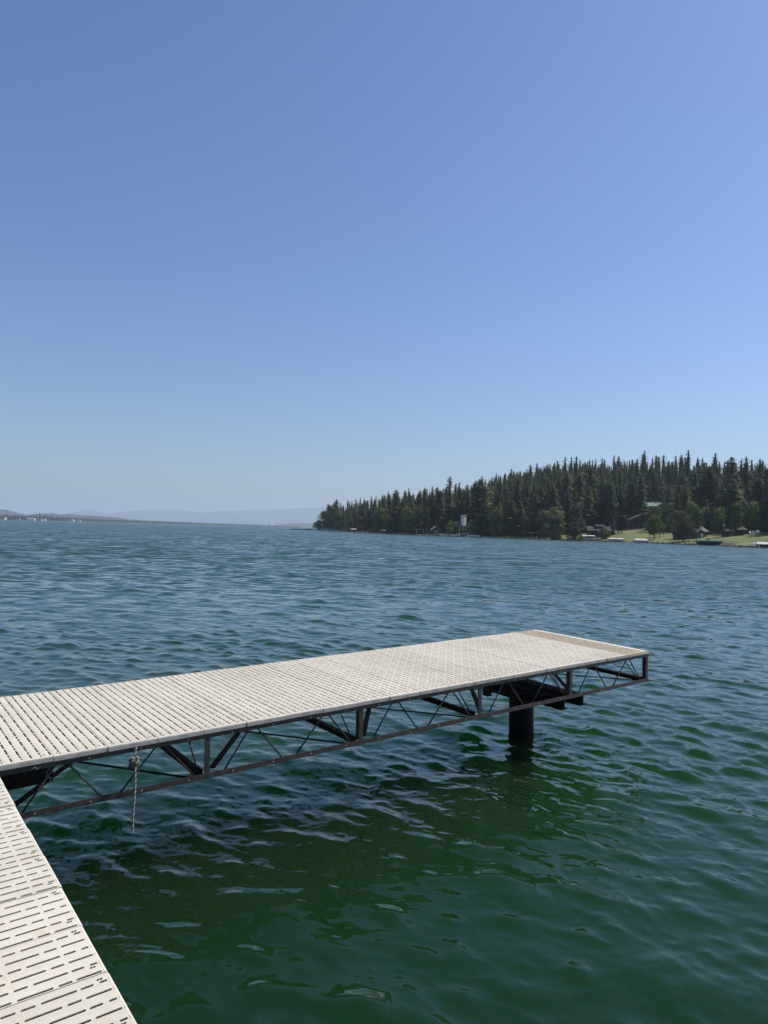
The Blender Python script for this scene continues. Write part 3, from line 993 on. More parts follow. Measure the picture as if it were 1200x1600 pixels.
# lodge with raised clerestory roof
h_ = house('lakeside_lodge', 'dark brown lodge with grey-green roof and a raised middle roof, behind the white canopy', 0.298, 262, -0.12)
part('wall', walls(MB(), -3.7, 3.7, 0, 6, -1, 2.7, 1.3), M['brown'], h_)
r_ = part('roof', gable(MB(), -3.7, 3.7, 0, 6, 2.7, 1.3, ov=0.6), M['roofgreen'], h_)
part('clerestory_wall', MB().box(-0.4, 1.3, 1.6, 4.4, 3.2, 4.3), M['rooftan'], h_)
part('upper_roof', gable(MB(), -0.9, 1.8, 1.4, 4.6, 4.3, 0.35, ov=0.4, th=0.12), M['roofgreen'], h_)
for cx in (-2.8, -1.2, 0.4): window_part(h_, cx, 0.4, 0.9, 1.6, 0.0, M['brown'])
part('balcony', MB().box(0.6, 2.6, -1.2, 0, 1.0, 1.15).box(0.6, 2.6, -1.2, -1.1, 1.15, 1.9).box(0.62, 0.74, -1.19, -1.07, -1, 1.0).box(2.46, 2.58, -1.19, -1.07, -1, 1.0), M['greywall'], h_)
part('door', MB().box(1.3, 2.2, -0.04, 0.03, 1.16, 2.6), M['glass'], h_)

# gabled house
h_ = house('gabled_house', 'dark gabled house at the top of the lawn, left of the lone round tree', 0.355, 287, -0.10)
part('wall', walls(MB(), -3.6, 4.6, 0, 8, -1, 3.6, 1.9, 'y'), M['brown'], h_)
part('roof', gable(MB(), -3.6, 4.6, 0, 8, 3.6, 1.9, 'y', ov=0.7), M['rooftan'], h_)
part('side_wing', MB().box(-5.6, -3.6, 1, 7, -1, 2.6), M['greywall'], h_)
part('side_roof', MB().box(-6.0, -3.61, 0.5, 7.4, 2.6, 2.78), M['roofgrey'], h_)
part('balcony', MB().box(-3.2, 4.2, -1.6, 0, 1.5, 1.65).box(-3.2, 4.2, -1.6, -1.5, 1.65, 2.35), M['brown'], h_)
for cx in (-3.1, -1.2, 0.6, 2.4, 4.1): part('post', MB().box(cx - 0.07, cx + 0.07, -1.58, -1.44, -1, 1.5), M['greywall'], h_)
for cx in (-2.2, 0.0, 2.0): window_part(h_, cx, 0.1, 1.2, 1.1, 0.0)
for cx in (-1.8, 0.5, 2.8): window_part(h_, cx, 2.0, 1.5, 1.2, 0.0, M['brown'])

# long cabin group
h_ = house('long_cabin', 'long cabin with pale grey pitched roof and tan boarded end behind the broad dark tree', 0.437, 233, 0.30, dz=0.0)
part('wall', walls(MB(), -1.2, 2.8, 0, 6, -1, 2.0, 1.5), M['brown'], h_)
part('tan_wall', MB().box(-0.4, 2.55, -0.06, -0.003, -0.3, 0.85), M['tanwall'], h_)
part('roof', gable(MB(), -1.2, 2.8, 0, 6, 2.0, 1.5, ov=0.5), M['roofgrey'], h_)
part('porch_wall', walls(MB(), -3.4, -0.5, -2.4, 0.0, -1, 1.5, 0.9, 'y'), M['brown'], h_)
part('porch_roof', gable(MB(), -3.4, -0.5, -2.4, 0.6, 1.5, 0.9, 'y', ov=0.35), M['rooftan'], h_)
part('long_wing', walls(MB(), -7.8, -3.5, -1.0, 3.2, -1, 1.3, 0.7), M['brown'], h_)
part('long_roof', gable(MB(), -7.8, -3.5, -1.0, 3.2, 1.35, 0.7, ov=0.5), M['roofgrey'], h_)
for cx in (-7.0, -5.8, -4.4): window_part(h_, cx, 0.1, 0.8, 0.9, -1.0)
window_part(h_, -2.6, 0.1, 0.7, 0.9, -2.4)
part('door', MB().box(-1.7, -1.0, -2.45, -2.38, -0.3, 1.3), M['trimw'], h_)
window_part(h_, 1.2, 1.05, 1.1, 0.7, 0.0, M['brown'])

# two pavilions
for (b, lab, w) in ((0.4775, 'left-hand open pavilion with brown hipped roof behind the lawn', 2.5), (0.4955, 'right-hand open pavilion with brown hipped roof behind the lawn', 2.6)):
    h_ = house('pavilion', lab, b, 226, -0.05, 'pavilion', 0.0)
    part('roof', hip(MB(), -w / 2, w / 2, 0, 3, 1.75, 1.0, ov=0.3, ins=0.9), M['rooftan'], h_)
    for cx in (-w / 2 + 0.1, 0.25, w / 2 - 0.1): part('post', MB().box(cx - 0.08, cx + 0.08, 0.02, 0.18, -0.5, 1.75), M['darkwood'], h_)
    part('back_wall', MB().box(-w / 2, w / 2, 2.6, 2.8, -0.5, 1.74), M['brown'], h_)
    part('bench', MB().box(-w / 2 + 0.3, w / 2 - 0.3, 1.2, 1.8, -0.1, 0.4), M['darkwood'], h_)

# hill houses
h_ = house('hill_house', 'house high on the slope with long mint-green metal roof', 0.375, 332, -0.2, dz=1.0)
part('wall', walls(MB(), -4.6, 4.6, 0, 7, -4, 2.8, 1.5), M['brown'], h_)
part('roof', gable(MB(), -4.6, 4.6, 0, 7, 2.8, 1.5, ov=0.8), M['roofmint'], h_)
part('chimney', MB().box(0.5, 1.2, 3.1, 3.9, 3.6, 5.1), M['whitewall'], h_)
for cx in (-3.2, -1.0, 1.2, 3.3): window_part(h_, cx, 0.5, 1.2, 1.5, 0.0)
part('deck', MB().box(-4.4, 4.4, -1.8, 0, -0.5, -0.3).box(-4.4, 4.4, -1.8, -1.72, -0.3, 0.4), M['darkwood'], h_)
h_ = house('hill_house', 'pale double-gabled house highest on the wooded slope', 0.394, 372, -0.2, dz=3.6)
part('wall', walls(MB(), -3.6, -0.2, 0, 5, -5, 2.4, 1.5, 'y'), M['greywall'], h_)
part('second_wall', walls(MB(), 0.2, 3.4, 0.5, 5, -5, 1.2, 1.2, 'y'), M['greywall'], h_)
part('roof', gable(MB(), -3.6, -0.2, 0, 5, 2.4, 1.5, 'y', ov=0.4, th=0.25), M['roofgrey'], h_)
part('second_roof', gable(MB(), 0.2, 3.4, 0.5, 5, 1.2, 1.2, 'y', ov=0.4, th=0.25), M['roofgrey'], h_)
for cx in (-1.9, 1.8): window_part(h_, cx, 0.0, 1.4, 1.3, 0.0 if cx < 0 else 0.5)
h_ = house('hill_cabin', 'tiny pale-roofed cabin among the trees above the pavilions', 0.467, 330, 0.0, dz=0.5)
part('wall', MB().box(-1.5, 1.5, 0, 3, -3, 1.6), M['greywall'], h_)
part('roof', MB().box(-1.8, 1.8, -0.4, 3.4, 1.6, 1.85), M['roofmint'], h_)
for cx in (-0.8, 0.8): window_part(h_, cx, 0.3, 0.7, 0.8, 0.0)

# white tower house
h_ = house('tower_house', 'dark house with decks and a tall white tower with two square openings', 0.1095, 302, 0.66)
part('wall', MB().box(-3.2, 2.2, 0, 6, -1, 3.0), M['brown'], h_)
part('roof', MB().box(-3.5, 2.4, -1.3, 6.3, 3.0, 3.25), M['roofgrey'], h_)
part('deck', MB().box(-1.2, 2.2, -2.4, 0, 1.3, 1.45).box(-1.2, 2.2, -2.4, -2.3, 1.45, 2.05), M['alu'], h_)
for cx in (-3.0, -1.1, 0.9, 2.0): part('post', MB().box(cx - 0.1, cx + 0.1, -1.25, -1.05, -1, 3.0), M['greywood'], h_)
for cx in (-2.3, -0.9, 0.6): window_part(h_, cx, 1.6, 1.0, 1.1, 0.0)
tw = part('tower', MB().box(1.0, 2.65, 0.8, 2.45, 3.26, 7.6).box(0.93, 2.72, 0.73, 2.52, 7.6, 7.75), M['whitewall'], h_)
for cx in (1.4, 2.25): part('opening', MB().box(cx - 0.2, cx + 0.2, 0.76, 0.83, 6.8, 7.25), M['glass'], tw)
for cx in (-2.2, -1.4, -0.6): part('vent_pipe', MB().box(cx - 0.1, cx + 0.1, 2, 2.2, 3.26, 5.0), M['greywood'], h_)

h_ = house('shore_cabin', 'small cabin with tan gabled roof at the shore left of the tower house', 0.0725, 306, 0.1)
part('wall', walls(MB(), -1.6, 1.6, 0, 3.4, -1, 2.0, 1.2, 'y'), M['brown'], h_)
part('roof', gable(MB(), -1.6, 1.6, 0, 3.4, 2.0, 1.2, 'y', ov=0.4, th=0.2), M['greywood'], h_)
window_part(h_, 0.0, 0.6, 1.0, 0.9, 0.0)
h_ = house('open_shelter', 'small open shelter with flat pale roof between shore tree trunks', 0.050, 310, 0.0, 'shelter')
part('roof', MB().box(-1.6, 1.6, 0, 2.4, 2.2, 2.45), M['greywood'], h_)
for cx in (-1.4, 1.4): part('post', MB().box(cx - 0.12, cx + 0.12, 0.05, 0.3, -0.5, 2.2), M['greywood'], h_)
h_ = house('shore_cabin', 'half-hidden pale cabin at the shore just right of the rounded tree by the tower', 0.1325, 299, -0.1)
part('wall', walls(MB(), -1.5, 1.5, 0, 3, -1, 1.6, 1.0, 'y'), M['greywood'], h_)
part('roof', gable(MB(), -1.5, 1.5, 0, 3, 1.6, 1.0, 'y', ov=0.35, th=0.2), M['rooftan'], h_)
h_ = house('hidden_house', 'house with pale roof half hidden behind the grey-green tree left of the broad dark one', 0.387, 268, -0.3)
part('wall', MB().box(-2.5, 2.5, 0, 5, -1, 2.6), M['brown'], h_)
part('roof', gable(MB(), -2.5, 2.5, 0, 5, 2.6, 1.2, 'y', ov=0.5), M['rooftan'], h_)


# ------------------------------------------------------------------ boat lifts, boats, jetties
def lift(label, b, D, w, dep, m, top=1.9, rise=0.45, z0=0.0, name='boat_canopy', drop=0.13):
    t = thing(name, label, 'boat canopy', (b * D, D, 0), -0.12)
    mb = MB(); n = 6
    rows = []
    for k in range(n + 1):
        f = k / n
        rows.append([(-w / 2, -dep / 2 + dep * f, top + rise * math.sin(math.pi * f) - 0.0), (w / 2, -dep / 2 + dep * f, top + rise * math.sin(math.pi * f))])
    ins = min(0.8, w * 0.12)
    for k in range(n):
        (a0, a1), (b0, b1) = rows[k], rows[k + 1]
        a0i = (a0[0] + ins * math.sin(math.pi * k / n), a0[1], a0[2]); b0i = (b0[0] + ins * math.sin(math.pi * (k + 1) / n), b0[1], b0[2])
        a1i = (a1[0] - ins * math.sin(math.pi * k / n), a1[1], a1[2]); b1i = (b1[0] - ins * math.sin(math.pi * (k + 1) / n), b1[1], b1[2])
        mb.poly([a0i, a1i, b1i, b0i])
        mb.poly([(-w / 2, a0[1], top), a0i, b0i, (-w / 2, b0[1], top)]); mb.poly([(w / 2, a0[1], top), (w / 2, b0[1], top), b1i, a1i])
    for yy in (-dep / 2, dep / 2):
        mb.poly([(-w / 2, yy, top - drop), (w / 2, yy, top - drop), (w / 2, yy, top), (-w / 2, yy, top)])
    for xx in (-w / 2, w / 2):
        mb.poly([(xx, -dep / 2, top - drop), (xx, dep / 2, top - drop), (xx, dep / 2, top), (xx, -dep / 2, top)])
    part('cover', mb, m, t)
    for sx in (-1, 1):
        for sy in (-1, 1):
            part('post', MB().box(sx * (w / 2 - 0.25) - 0.05, sx * (w / 2 - 0.25) + 0.05, sy * (dep / 2 - 0.1) - 0.05, sy * (dep / 2 - 0.1) + 0.05, -1.5, top - 0.02), M['alu'], t)
    part('lift_frame', MB().box(-w / 2 + 0.2, w / 2 - 0.2, -dep / 2 + 0.16, -dep / 2 + 0.26, 0.15, 0.27).box(-w / 2 + 0.2, w / 2 - 0.2, dep / 2 - 0.26, dep / 2 - 0.16, 0.15, 0.27), M['alu'], t)
    return t


def boat(label, x, y, L, m, rot=0.0, z=0.1, screen=True, name='motor_boat'):
    t = thing(name, label, 'boat', (x, y, z), rot)
    mb = MB()
    W = L * 0.36; H = L * 0.17
    st = [(-0.5, 0.85, 0.0), (-0.2, 1.0, 0.0), (0.15, 0.95, 0.02), (0.36, 0.6, 0.10), (0.5, 0.04, 0.25)]
    rings = []
    for (f, ww, kz) in st:
        x_ = f * L; hw = W / 2 * ww
        rings.append([(x_, -hw, H * (1 + 0.5 * kz)), (x_, -hw * 0.8, H * 0.3 + kz * H), (x_, 0, kz * H), (x_, hw * 0.8, H * 0.3 + kz * H), (x_, hw, H * (1 + 0.5 * kz))])
    n0 = 0
    mb.v = [p for r in rings for p in r]
    for i in range(len(rings) - 1):
        for k in range(4):
            mb.f.append((i * 5 + k, i * 5 + k + 1, (i + 1) * 5 + k + 1, (i + 1) * 5 + k)); mb.m.append(0)
    mb.f.append((0, 1, 2, 3, 4)); mb.m.append(0)
    for i in range(len(rings) - 1):
        mb.f.append((i * 5, i * 5 + 4, (i + 1) * 5 + 4, (i + 1) * 5)); mb.m.append(0)
    part('hull', mb, m, t)
    if screen:
        part('windscreen', MB().poly([(0.12 * L, -W * 0.36, H), (0.02 * L, -W * 0.32, H * 1.75), (0.02 * L, W * 0.32, H * 1.75), (0.12 * L, W * 0.36, H)]).poly(
            [(0.12 * L, W * 0.36, H), (0.02 * L, W * 0.32, H * 1.75), (-0.12 * L, W * 0.38, H)]).poly([(0.12 * L, -W * 0.36, H), (0.02 * L, -W * 0.32, H * 1.75), (-0.12 * L, -W * 0.38, H)]), M['glass'], t)
        part('outboard_motor', MB().box(-0.56 * L, -0.5 * L, -0.12 * W, 0.12 * W, 0, H * 1.4), M['darkwood'], t)
    return t


def sh(b):  # distance of the waterline along a bearing
    D = 150.0
    while D < 700 and float(shore_dist(np.array([b * D]), np.array([D]))[0]) < 0: D += 1.0
    return D


D0 = sh(0.281) - 1
lift('white canvas boat canopy right of the tall olive tree, leftmost of the three white ones', 0.2815, D0, 5.4, 3.2, M['canvasw'], 1.75, 0.25)
boat('white boat on the lift under the leftmost white canopy', 0.284 * D0, D0, 4.6, M['hullw'], 3.1, 0.35)
D1 = sh(0.321) - 1
lift('low white boat canopy, middle of the three white ones below the sloping lawn', 0.3215, D1, 5.0, 3.0, M['canvasw'], 1.0, 0.3)
boat('white boat under the middle white canopy', 0.322 * D1, D1, 4.3, M['hullw'], 3.1, 0.15)
D2 = sh(0.354) - 1
lift('domed white boat cover, rightmost of the three white ones, on a low lift', 0.355, D2, 4.4, 2.8, M['canvasw'], 0.85, 0.5)
boat('small white runabout below the domed cover', 0.3555 * D2, D2 - 0.3, 3.6, M['hullw'], 3.1, 0.05)
D3 = sh(0.451) - 1.5
lift('long dark green boat canopy at the shore in front of the long cabin', 0.4495, D3, 7.2, 3.0, M['canvasg'], 1.35, 0.3)
boat('dark boat with pale deck on the lift under the green canopy', 0.448 * D3, D3, 6.4, M['hulld'], 3.1, 0.15)
lift('small dark green canopy just right of the long green one', 0.4745, sh(0.4745) - 0.5, 3.2, 2.4, M['canvasd'], 0.75, 0.35)
D4 = sh(0.529) - 2
lift('broad cream boat canopy cut by the right edge of the view', 0.530, D4, 6.6, 3.4, M['canvasw'], 1.0, 0.55)
boat('dark boat under the cream canopy at the right edge', 0.531 * D4, D4, 5.6, M['hulld'], 3.1, 0.0)
fr = thing('lift_gantry', 'thin dark pipe frame standing around the cream canopy', 'frame', (0.526 * D4, D4 - 2.2, 0), -0.12)
part('pipe', MB().tube([(-3.0, 0, -1), (-3.0, 0, 1.75)], 0.05), M['darkwood'], fr)
part('pipe', MB().tube([(-3.0, 0, 1.75), (4.2, 0, 1.8)], 0.05), M['darkwood'], fr)
part('pipe', MB().tube([(4.2, 0, -1), (4.2, 0, 1.8)], 0.05), M['darkwood'], fr)
D5 = sh(0.028) - 1.5
lift('faded red boat canopy low on the water left of the shelter', 0.0285, D5, 4.9, 2.6, M['canvasr'], 0.75, 0.3)
D6 = sh(-0.003) - 2
lift('small white canopy beside the yellowish jetty near the headland tip', -0.0005, D6, 3.2, 2.4, M['canvasw'], 1.6, 0.25)
D7 = sh(-0.041)
lift('small white canopy among dark boats close to the headland tip', -0.0415, D7 - 2, 3.2, 2.4, M['canvasw'], 1.7, 0.3)
D8 = sh(-0.064)
boat('white boat moored left of the small canopy near the headland tip', -0.0645 * D8, D8 - 2, 4.2, M['hullw'], 0.2, 0.0)
boat('white boat lying right of the small canopy near the headland tip', -0.0335 * sh(-0.0335), sh(-0.0335) - 2, 4.0, M['hullw'], 0.2, 0.0)
for k, (b, lab) in enumerate([(0.073, 'grey covered boat in front of the small tan cabin'), (0.086, 'white boat in front of the loose green tree by the tower'),
                              (0.099, 'white boat in front of the tower house'), (0.124, 'long white boat at the shore below the rounded tree')]):
    D = sh(b) - 1.5
    boat(lab, b * D, D, [3.4, 3.6, 4.0, 4.8][k], M['greywood'] if k == 0 else M['hullw'], 3.2 if k % 2 else 0.1, 0.05, k != 0)


def jetty(label, b, D, w, dep, m, z=0.35, rot=-0.1, name='jetty', posts=4):
    t = thing(name, label, 'jetty', (b * D, D, 0), rot)
    n = max(4, int(w / 1.2))
    for k in range(n):
        x0 = -w / 2 + w * k / n
        part('plank', MB().box(x0, x0 + w / n - 0.05, -dep / 2, dep / 2, z - 0.12, z), m, t)
    for k in range(posts):
        xx = -w / 2 + 0.2 + (w - 0.4) * k / (posts - 1)
        part('post', MB().box(xx - 0.09, xx + 0.09, -dep / 2 - 0.2, -dep / 2 - 0.02, -1.5, z + 0.25), M['darkwood'], t)
    return t


jetty('low pale jetty beside the leftmost white canopy', 0.303, sh(0.303) - 1.5, 4.5, 1.2, M['greywood'])
jetty('pale jetty between the domed white cover and the round tree', 0.374, sh(0.374) - 1.2, 5.0, 1.0, M['greywood'])
jetty('dark low jetty in front of the green canopies', 0.445, sh(0.445) - 3.6, 12.0, 0.8, M['darkwood'], 0.28, posts=6)
jetty('dark low jetty left of the cream canopy at the right edge', 0.511, sh(0.511) - 3.2, 7.5, 0.8, M['darkwood'], 0.3)
jetty('yellowish jetty under the slim pale green tree', -0.003, sh(-0.003) - 1, 7.0, 1.6, M['greywood'], 0.5)
jetty('long low dark jetty along the shade in the middle of the headland', 0.175, sh(0.175) - 1.5, 14.0, 1.0, M['darkwood'], 0.35, posts=6)
jetty('pale jetty ending in front of the spruce at the left end of the lawn', 0.213, sh(0.213) - 1.5, 7.0, 1.0, M['greywood'], 0.35)
for k, b in enumerate((0.058, 0.068, 0.094, 0.106)):
    jetty(['pale jetty in front of the open shelter', 'pale jetty left of the grey covered boat', 'jetty crowded with pale gear left of the tower house',
           'pale jetty right in front of the white tower'][k], b, sh(b) - 0.8, 2.6, 0.9, M['greywood'], 0.45, posts=3)
# boathouse dock off the tip
t = thing('floating_dock', 'long dark dock with a pale rail lying off the tip of the headland', 'dock', (-0.1165 * 520, 520, 0), 0.0)
part('deck', MB().box(-6.0, 6.0, -1.5, 1.5, 0.1, 0.6), M['darkwood'], t)
part('cover', MB().box(-2.6, 3.0, -1.2, 1.2, 1.1, 1.45), M['trimw'], t)
for cx in (-2.3, 0.2, 2.7): part('post', MB().box(cx - 0.08, cx + 0.08, -1.1, -0.94, 0.6, 1.1), M['darkwood'], t)
t = thing('floating_dock', 'short dark dock between the long one and the headland tip', 'dock', (-0.102 * 520, 518, 0), 0.0)
part('deck', MB().box(-3.4, 3.4, -1.2, 1.2, 0.1, 0.75), M['darkwood'], t)
part('gear_box', MB().box(-0.6, 0.5, -0.5, 0.5, 0.76, 1.3), M['greywall'], t)
for k, (p, D, L, lab) in enumerate([(402, 780, 3.6, 'small white boat out on the open lake left of the headland'), (395.5, 1500, 6, 'tiny white boat beyond the nearer one, left of it'),
                                    (412, 2000, 7, 'tiny white boat below the lone far trees')]):
    boat(lab, hb(p) * D, D, L, M['hullw'], 0.3 * k, 0.0)
# markers, poles, fence, chairs
for k, (b, D, lab) in enumerate([(0.5186, 176, 'white marker stake standing in the water at the lower right of the shore'), (0.2112, sh(0.2112) - 5, 'white marker stake in the water off the spruce')]):
    t = thing('marker_stake', lab, 'marker', (b * D, D, 0))
    part('pole', MB().tube([(0, 0, -1.2), (0, 0, 1.0)], 0.09, 8), M['skin'], t)
    part('cap', MB().tube([(0, 0, 1.0), (0, 0, 1.12)], [0.11, 0.05], 8), M['greywall'], t)
D = 207
t = thing('lamp_post', 'thin dark lamp post at the shore in front of the long cabin', 'lamp post', at(0.4215, D))
part('pole', MB().tube([(0, 0, -0.3), (0, 0, 2.6)], 0.07, 8), M['darkwood'], t)
part('lamp_head', MB().tube([(0, 0, 2.6), (0, 0, 2.75), (0, 0, 2.9)], [0.08, 0.17, 0.05], 8), M['darkwood'], t)
for b0, b1, lab in ((0.409, 0.433, 'thin dark rail fence beside the lamp post'), (0.4655, 0.4885, 'thin dark rail fence right of the small green canopy')):
    Da = sh((b0 + b1) / 2) + 3
    t = thing('rail_fence', lab, 'fence', at((b0 + b1) / 2, Da), -0.2)
    w = (b1 - b0) * Da
    for k in range(6): part('post', MB().box(-w / 2 + w * k / 5 - 0.03, -w / 2 + w * k / 5 + 0.03, -0.03, 0.03, -0.2, 0.95), M['darkwood'], t)
    for zz in (0.5, 0.9): part('rail', MB().box(-w / 2, w / 2, 0.032, 0.07, zz, zz + 0.05), M['darkwood'], t)


def chair(label, b, D, rot):
    t = thing('lawn_chair', label, 'chair', at(b, D), rot, 'white chairs on the lawn')
    part('seat', MB().box(-0.3, 0.3, -0.3, 0.3, 0.36, 0.42), M['trimw'], t)
    part('backrest', MB().poly([(-0.3, 0.3, 0.42), (0.3, 0.3, 0.42), (0.34, 0.55, 1.1), (-0.34, 0.55, 1.1)]).poly([(-0.34, 0.58, 1.1), (0.34, 0.58, 1.1), (0.3, 0.33, 0.42), (-0.3, 0.33, 0.42)]), M['trimw'], t)
    for sx in (-1, 1):
        for yy in (-0.28, 0.28): part('leg', MB().box(sx * 0.3 - 0.04, sx * 0.3 + 0.04, yy - 0.04, yy + 0.04, -0.1, 0.36), M['trimw'], t)
        part('armrest', MB().box(sx * 0.36 - 0.06, sx * 0.36 + 0.06, -0.35, 0.35, 0.58, 0.62), M['trimw'], t)


chair('white lawn chair nearest the right-hand pavilion, left one of the pair', 0.5075, 226, 0.3)
chair('white lawn chair just right of the one nearest the pavilion', 0.5110, 226, -0.3)
chair('white lawn chair standing apart under the shrubs, left of two', 0.5165, 226, 0.1)
chair('white lawn chair standing apart under the shrubs, right of two', 0.5195, 226, 0.5)
t = thing('satellite_dish', 'white dish on a pole left of the left-hand pavilion', 'satellite dish', at(0.4695, 230))
part('pole', MB().tube([(0, 0, -0.2), (0, 0, 3.3)], 0.05, 6), M['greywall'], t)
part('dish', MB().tube([(0, -0.28, 3.4), (0, -0.1, 3.42), (0.0, 0.0, 3.43)], [0.36, 0.26, 0.04], 10), M['trimw'], t)

# shore rocks: the larger ones singly, the rest as one bank
rsr = np.random.RandomState(5)


def rock_mb(s, seed):
    r = np.random.RandomState(seed); mb = MB()
    ic = []
    for zi, (zz, rr) in enumerate([(-0.35, 0.75), (0.1, 1.0), (0.5, 0.62)]):
        for k in range(6):
            a_ = k * 1.047 + zi * 0.4
            q = rr * r.uniform(0.75, 1.2)
            ic.append((math.cos(a_) * q * s, math.sin(a_) * q * s * 0.8, zz * s * r.uniform(0.8, 1.15)))
    ic.append((0, 0, 0.62 * s))
    mb.v = ic
    for l in range(2):
        for k in range(6):
            mb.f.append((l * 6 + k, l * 6 + (k + 1) % 6, (l + 1) * 6 + (k + 1) % 6, (l + 1) * 6 + k)); mb.m.append(0)
    for k in range(6): mb.f.append((12 + k, 12 + (k + 1) % 6, 18)); mb.m.append(0)
    return mb


ROCKS = [rock_mb(1.0, s).mesh('shore_rock', [M['rock'] if s % 3 else M['rockdark']]) for s in range(7)]
for k in range(46):
    b = [0.395, 0.55, 0.06, 0.14][0 if k < 20 else (0 if k < 34 else 2)] + rsr.rand() * (0.15 if k < 34 else 0.09)
    D = sh(b) + rsr.uniform(-0.6, 1.2)
    o = link('shore_rock', ROCKS[rsr.randint(7)], None, (b * D, D, 0.12), rsr.rand() * 6)
    s = rsr.uniform(0.25, 0.55); o.scale = (s * 1.3, s, s)
    tag(o, 'boulder in the stone bank along the lawn on the right' if k < 34 else 'boulder in the stone bank along the shore by the tower house', 'rock',
        'boulders of the stone bank along the lawn' if k < 34 else 'boulders along the shore by the tower house')
Vs = []; Fs = []; mi = []
mb = MB()
bsamp = np.linspace(-0.086, 0.57, 140); dsamp = np.array([sh(b) for b in bsamp])
for k in range(1700):
    b = rsr.uniform(-0.085, 0.565); D = float(np.interp(b, bsamp, dsamp)) + rsr.uniform(-1.0, 1.3)
    s = rsr.uniform(0.14, 0.42)
    x_, y_ = b * D, D
    n = len(mb.v)
    for q in range(5):
        a_ = q * 1.2566 + rsr.rand() * 0.4
        mb.v.append((x_ + math.cos(a_) * s * 1.2, y_ + math.sin(a_) * s, -0.1))
    mb.v.append((x_ + rsr.normal() * 0.1 * s, y_, 0.12 + s))
    mt = int(rsr.rand() < 0.4)
    for q in range(5): mb.f.append((n + q, n + (q + 1) % 5, n + 5)); mb.m.append(mt)
o = part('shore_stones', mb, [M['rock'], M['rockdark']], None)
o['kind'] = 'stuff'; o['label'] = 'small stones lining the water edge of the headland'; o['category'] = 'stones'

# far-left shore houses
def far_house(label, p, w, hgt, m, rf, n=1):
    D = far_shore_D(p) + 4
    t = thing('far_house', label, 'house', (hb(p) * D, D, 0.8), 0.05)
    for k in range(n):
        x0 = -w / 2 + w * k / n; x1 = x0 + w / n * 0.92
        part('wall', walls(MB(), x0, x1, 0, 9, -1, hgt, hgt * 0.45, 'y'), m, t)
        part('roof', gable(MB(), x0, x1, 0, 9, hgt, hgt * 0.45, 'y', ov=0.4, th=0.3), rf, t)
        window_part(t, (x0 + x1) / 2, hgt * 0.35, (x1 - x0) * 0.4, hgt * 0.3, 0.0, M['greywall'])
    return t


far_house('row of bright white waterfront gables, the largest on the far left shore', 48, 24, 3.6, M['whitewall'], M['whitewall'], 4)
far_house('small white house furthest left on the far shore', 7.5, 4, 3.6, M['whitewall'], M['whitewall'])
far_house('pale low house right of the row of white gables', 64, 8, 3.4, M['whitewall'], M['roofgrey'], 2)
far_house('tiny white gabled house right of the pale low one', 70, 4.5, 3.4, M['whitewall'], M['whitewall'])
far_house('white house with dark surroundings midway along the far left shore', 113.5, 9, 3.6, M['whitewall'], M['whitewall'], 2)
far_house('white house with pale sloping roof right of the midway one', 124, 11, 3.2, M['whitewall'], M['roofgrey'], 1)
far_house('grey low house between the leftmost white house and the gables', 28, 14, 2.2, M['greywood'], M['roofgrey'], 2)
D = far_shore_D(184.5) - 60
t = thing('sailing_boat', 'distant white sail close to the far shore', 'sailing boat', (hb(184.5) * D, D, 0), 0.3)
part('sail', MB().poly([(0.1, -0.15, 1), (2.4, -0.15, 1.2), (0.1, -0.15, 9)]).poly([(0.1, 0.15, 9), (2.4, 0.15, 1.2), (0.1, 0.15, 1)]).poly([(0.1, -0.15, 1), (0.1, -0.15, 9), (0.1, 0.15, 9), (0.1, 0.15, 1)]), M['trimw'], t)
part('hull', MB().box(-2.5, 2.8, -0.9, 0.9, -0.3, 0.8), M['hullw'], t)
part('mast', MB().tube([(0, 0, 0.8), (0, 0, 9.5)], 0.1), M['alu'], t)

# ------------------------------------------------------------------ the dock
P = 0.3048
W = 1.525
DM = Matrix(((0.80096, -0.59866, -0.00772, -1.87046), (0.59821, 0.80075, -0.03071, 4.21623), (0.02457, 0.01998, 0.9995, 0.73595), (0, 0, 0, 1)))


def slot_rows(Wd):
    out = []
    for typ in (0, 1):
        c0 = 0.422 if typ == 1 else 0.255
        L = []
        c = c0 - 0.335 * 2
        while c < Wd + 0.5:
            for a_, b_ in ((-0.047, -0.006), (0.006, 0.047), (0.060, 0.161), (0.174, 0.275)):
                L.append((c + a_, c + b_))
            c += 0.335
        if typ == 0: L = [(0.006, 0.030), (0.046, 0.085)] + [s for s in L if s[0] > 0.088]
        else: L = [(0.006, 0.082)] + [s for s in L if s[0] > 0.088]
        L = [(a_, min(b_, Wd - 0.008)) for a_, b_ in L if a_ < Wd - 0.03]
        out.append(L)
    return out


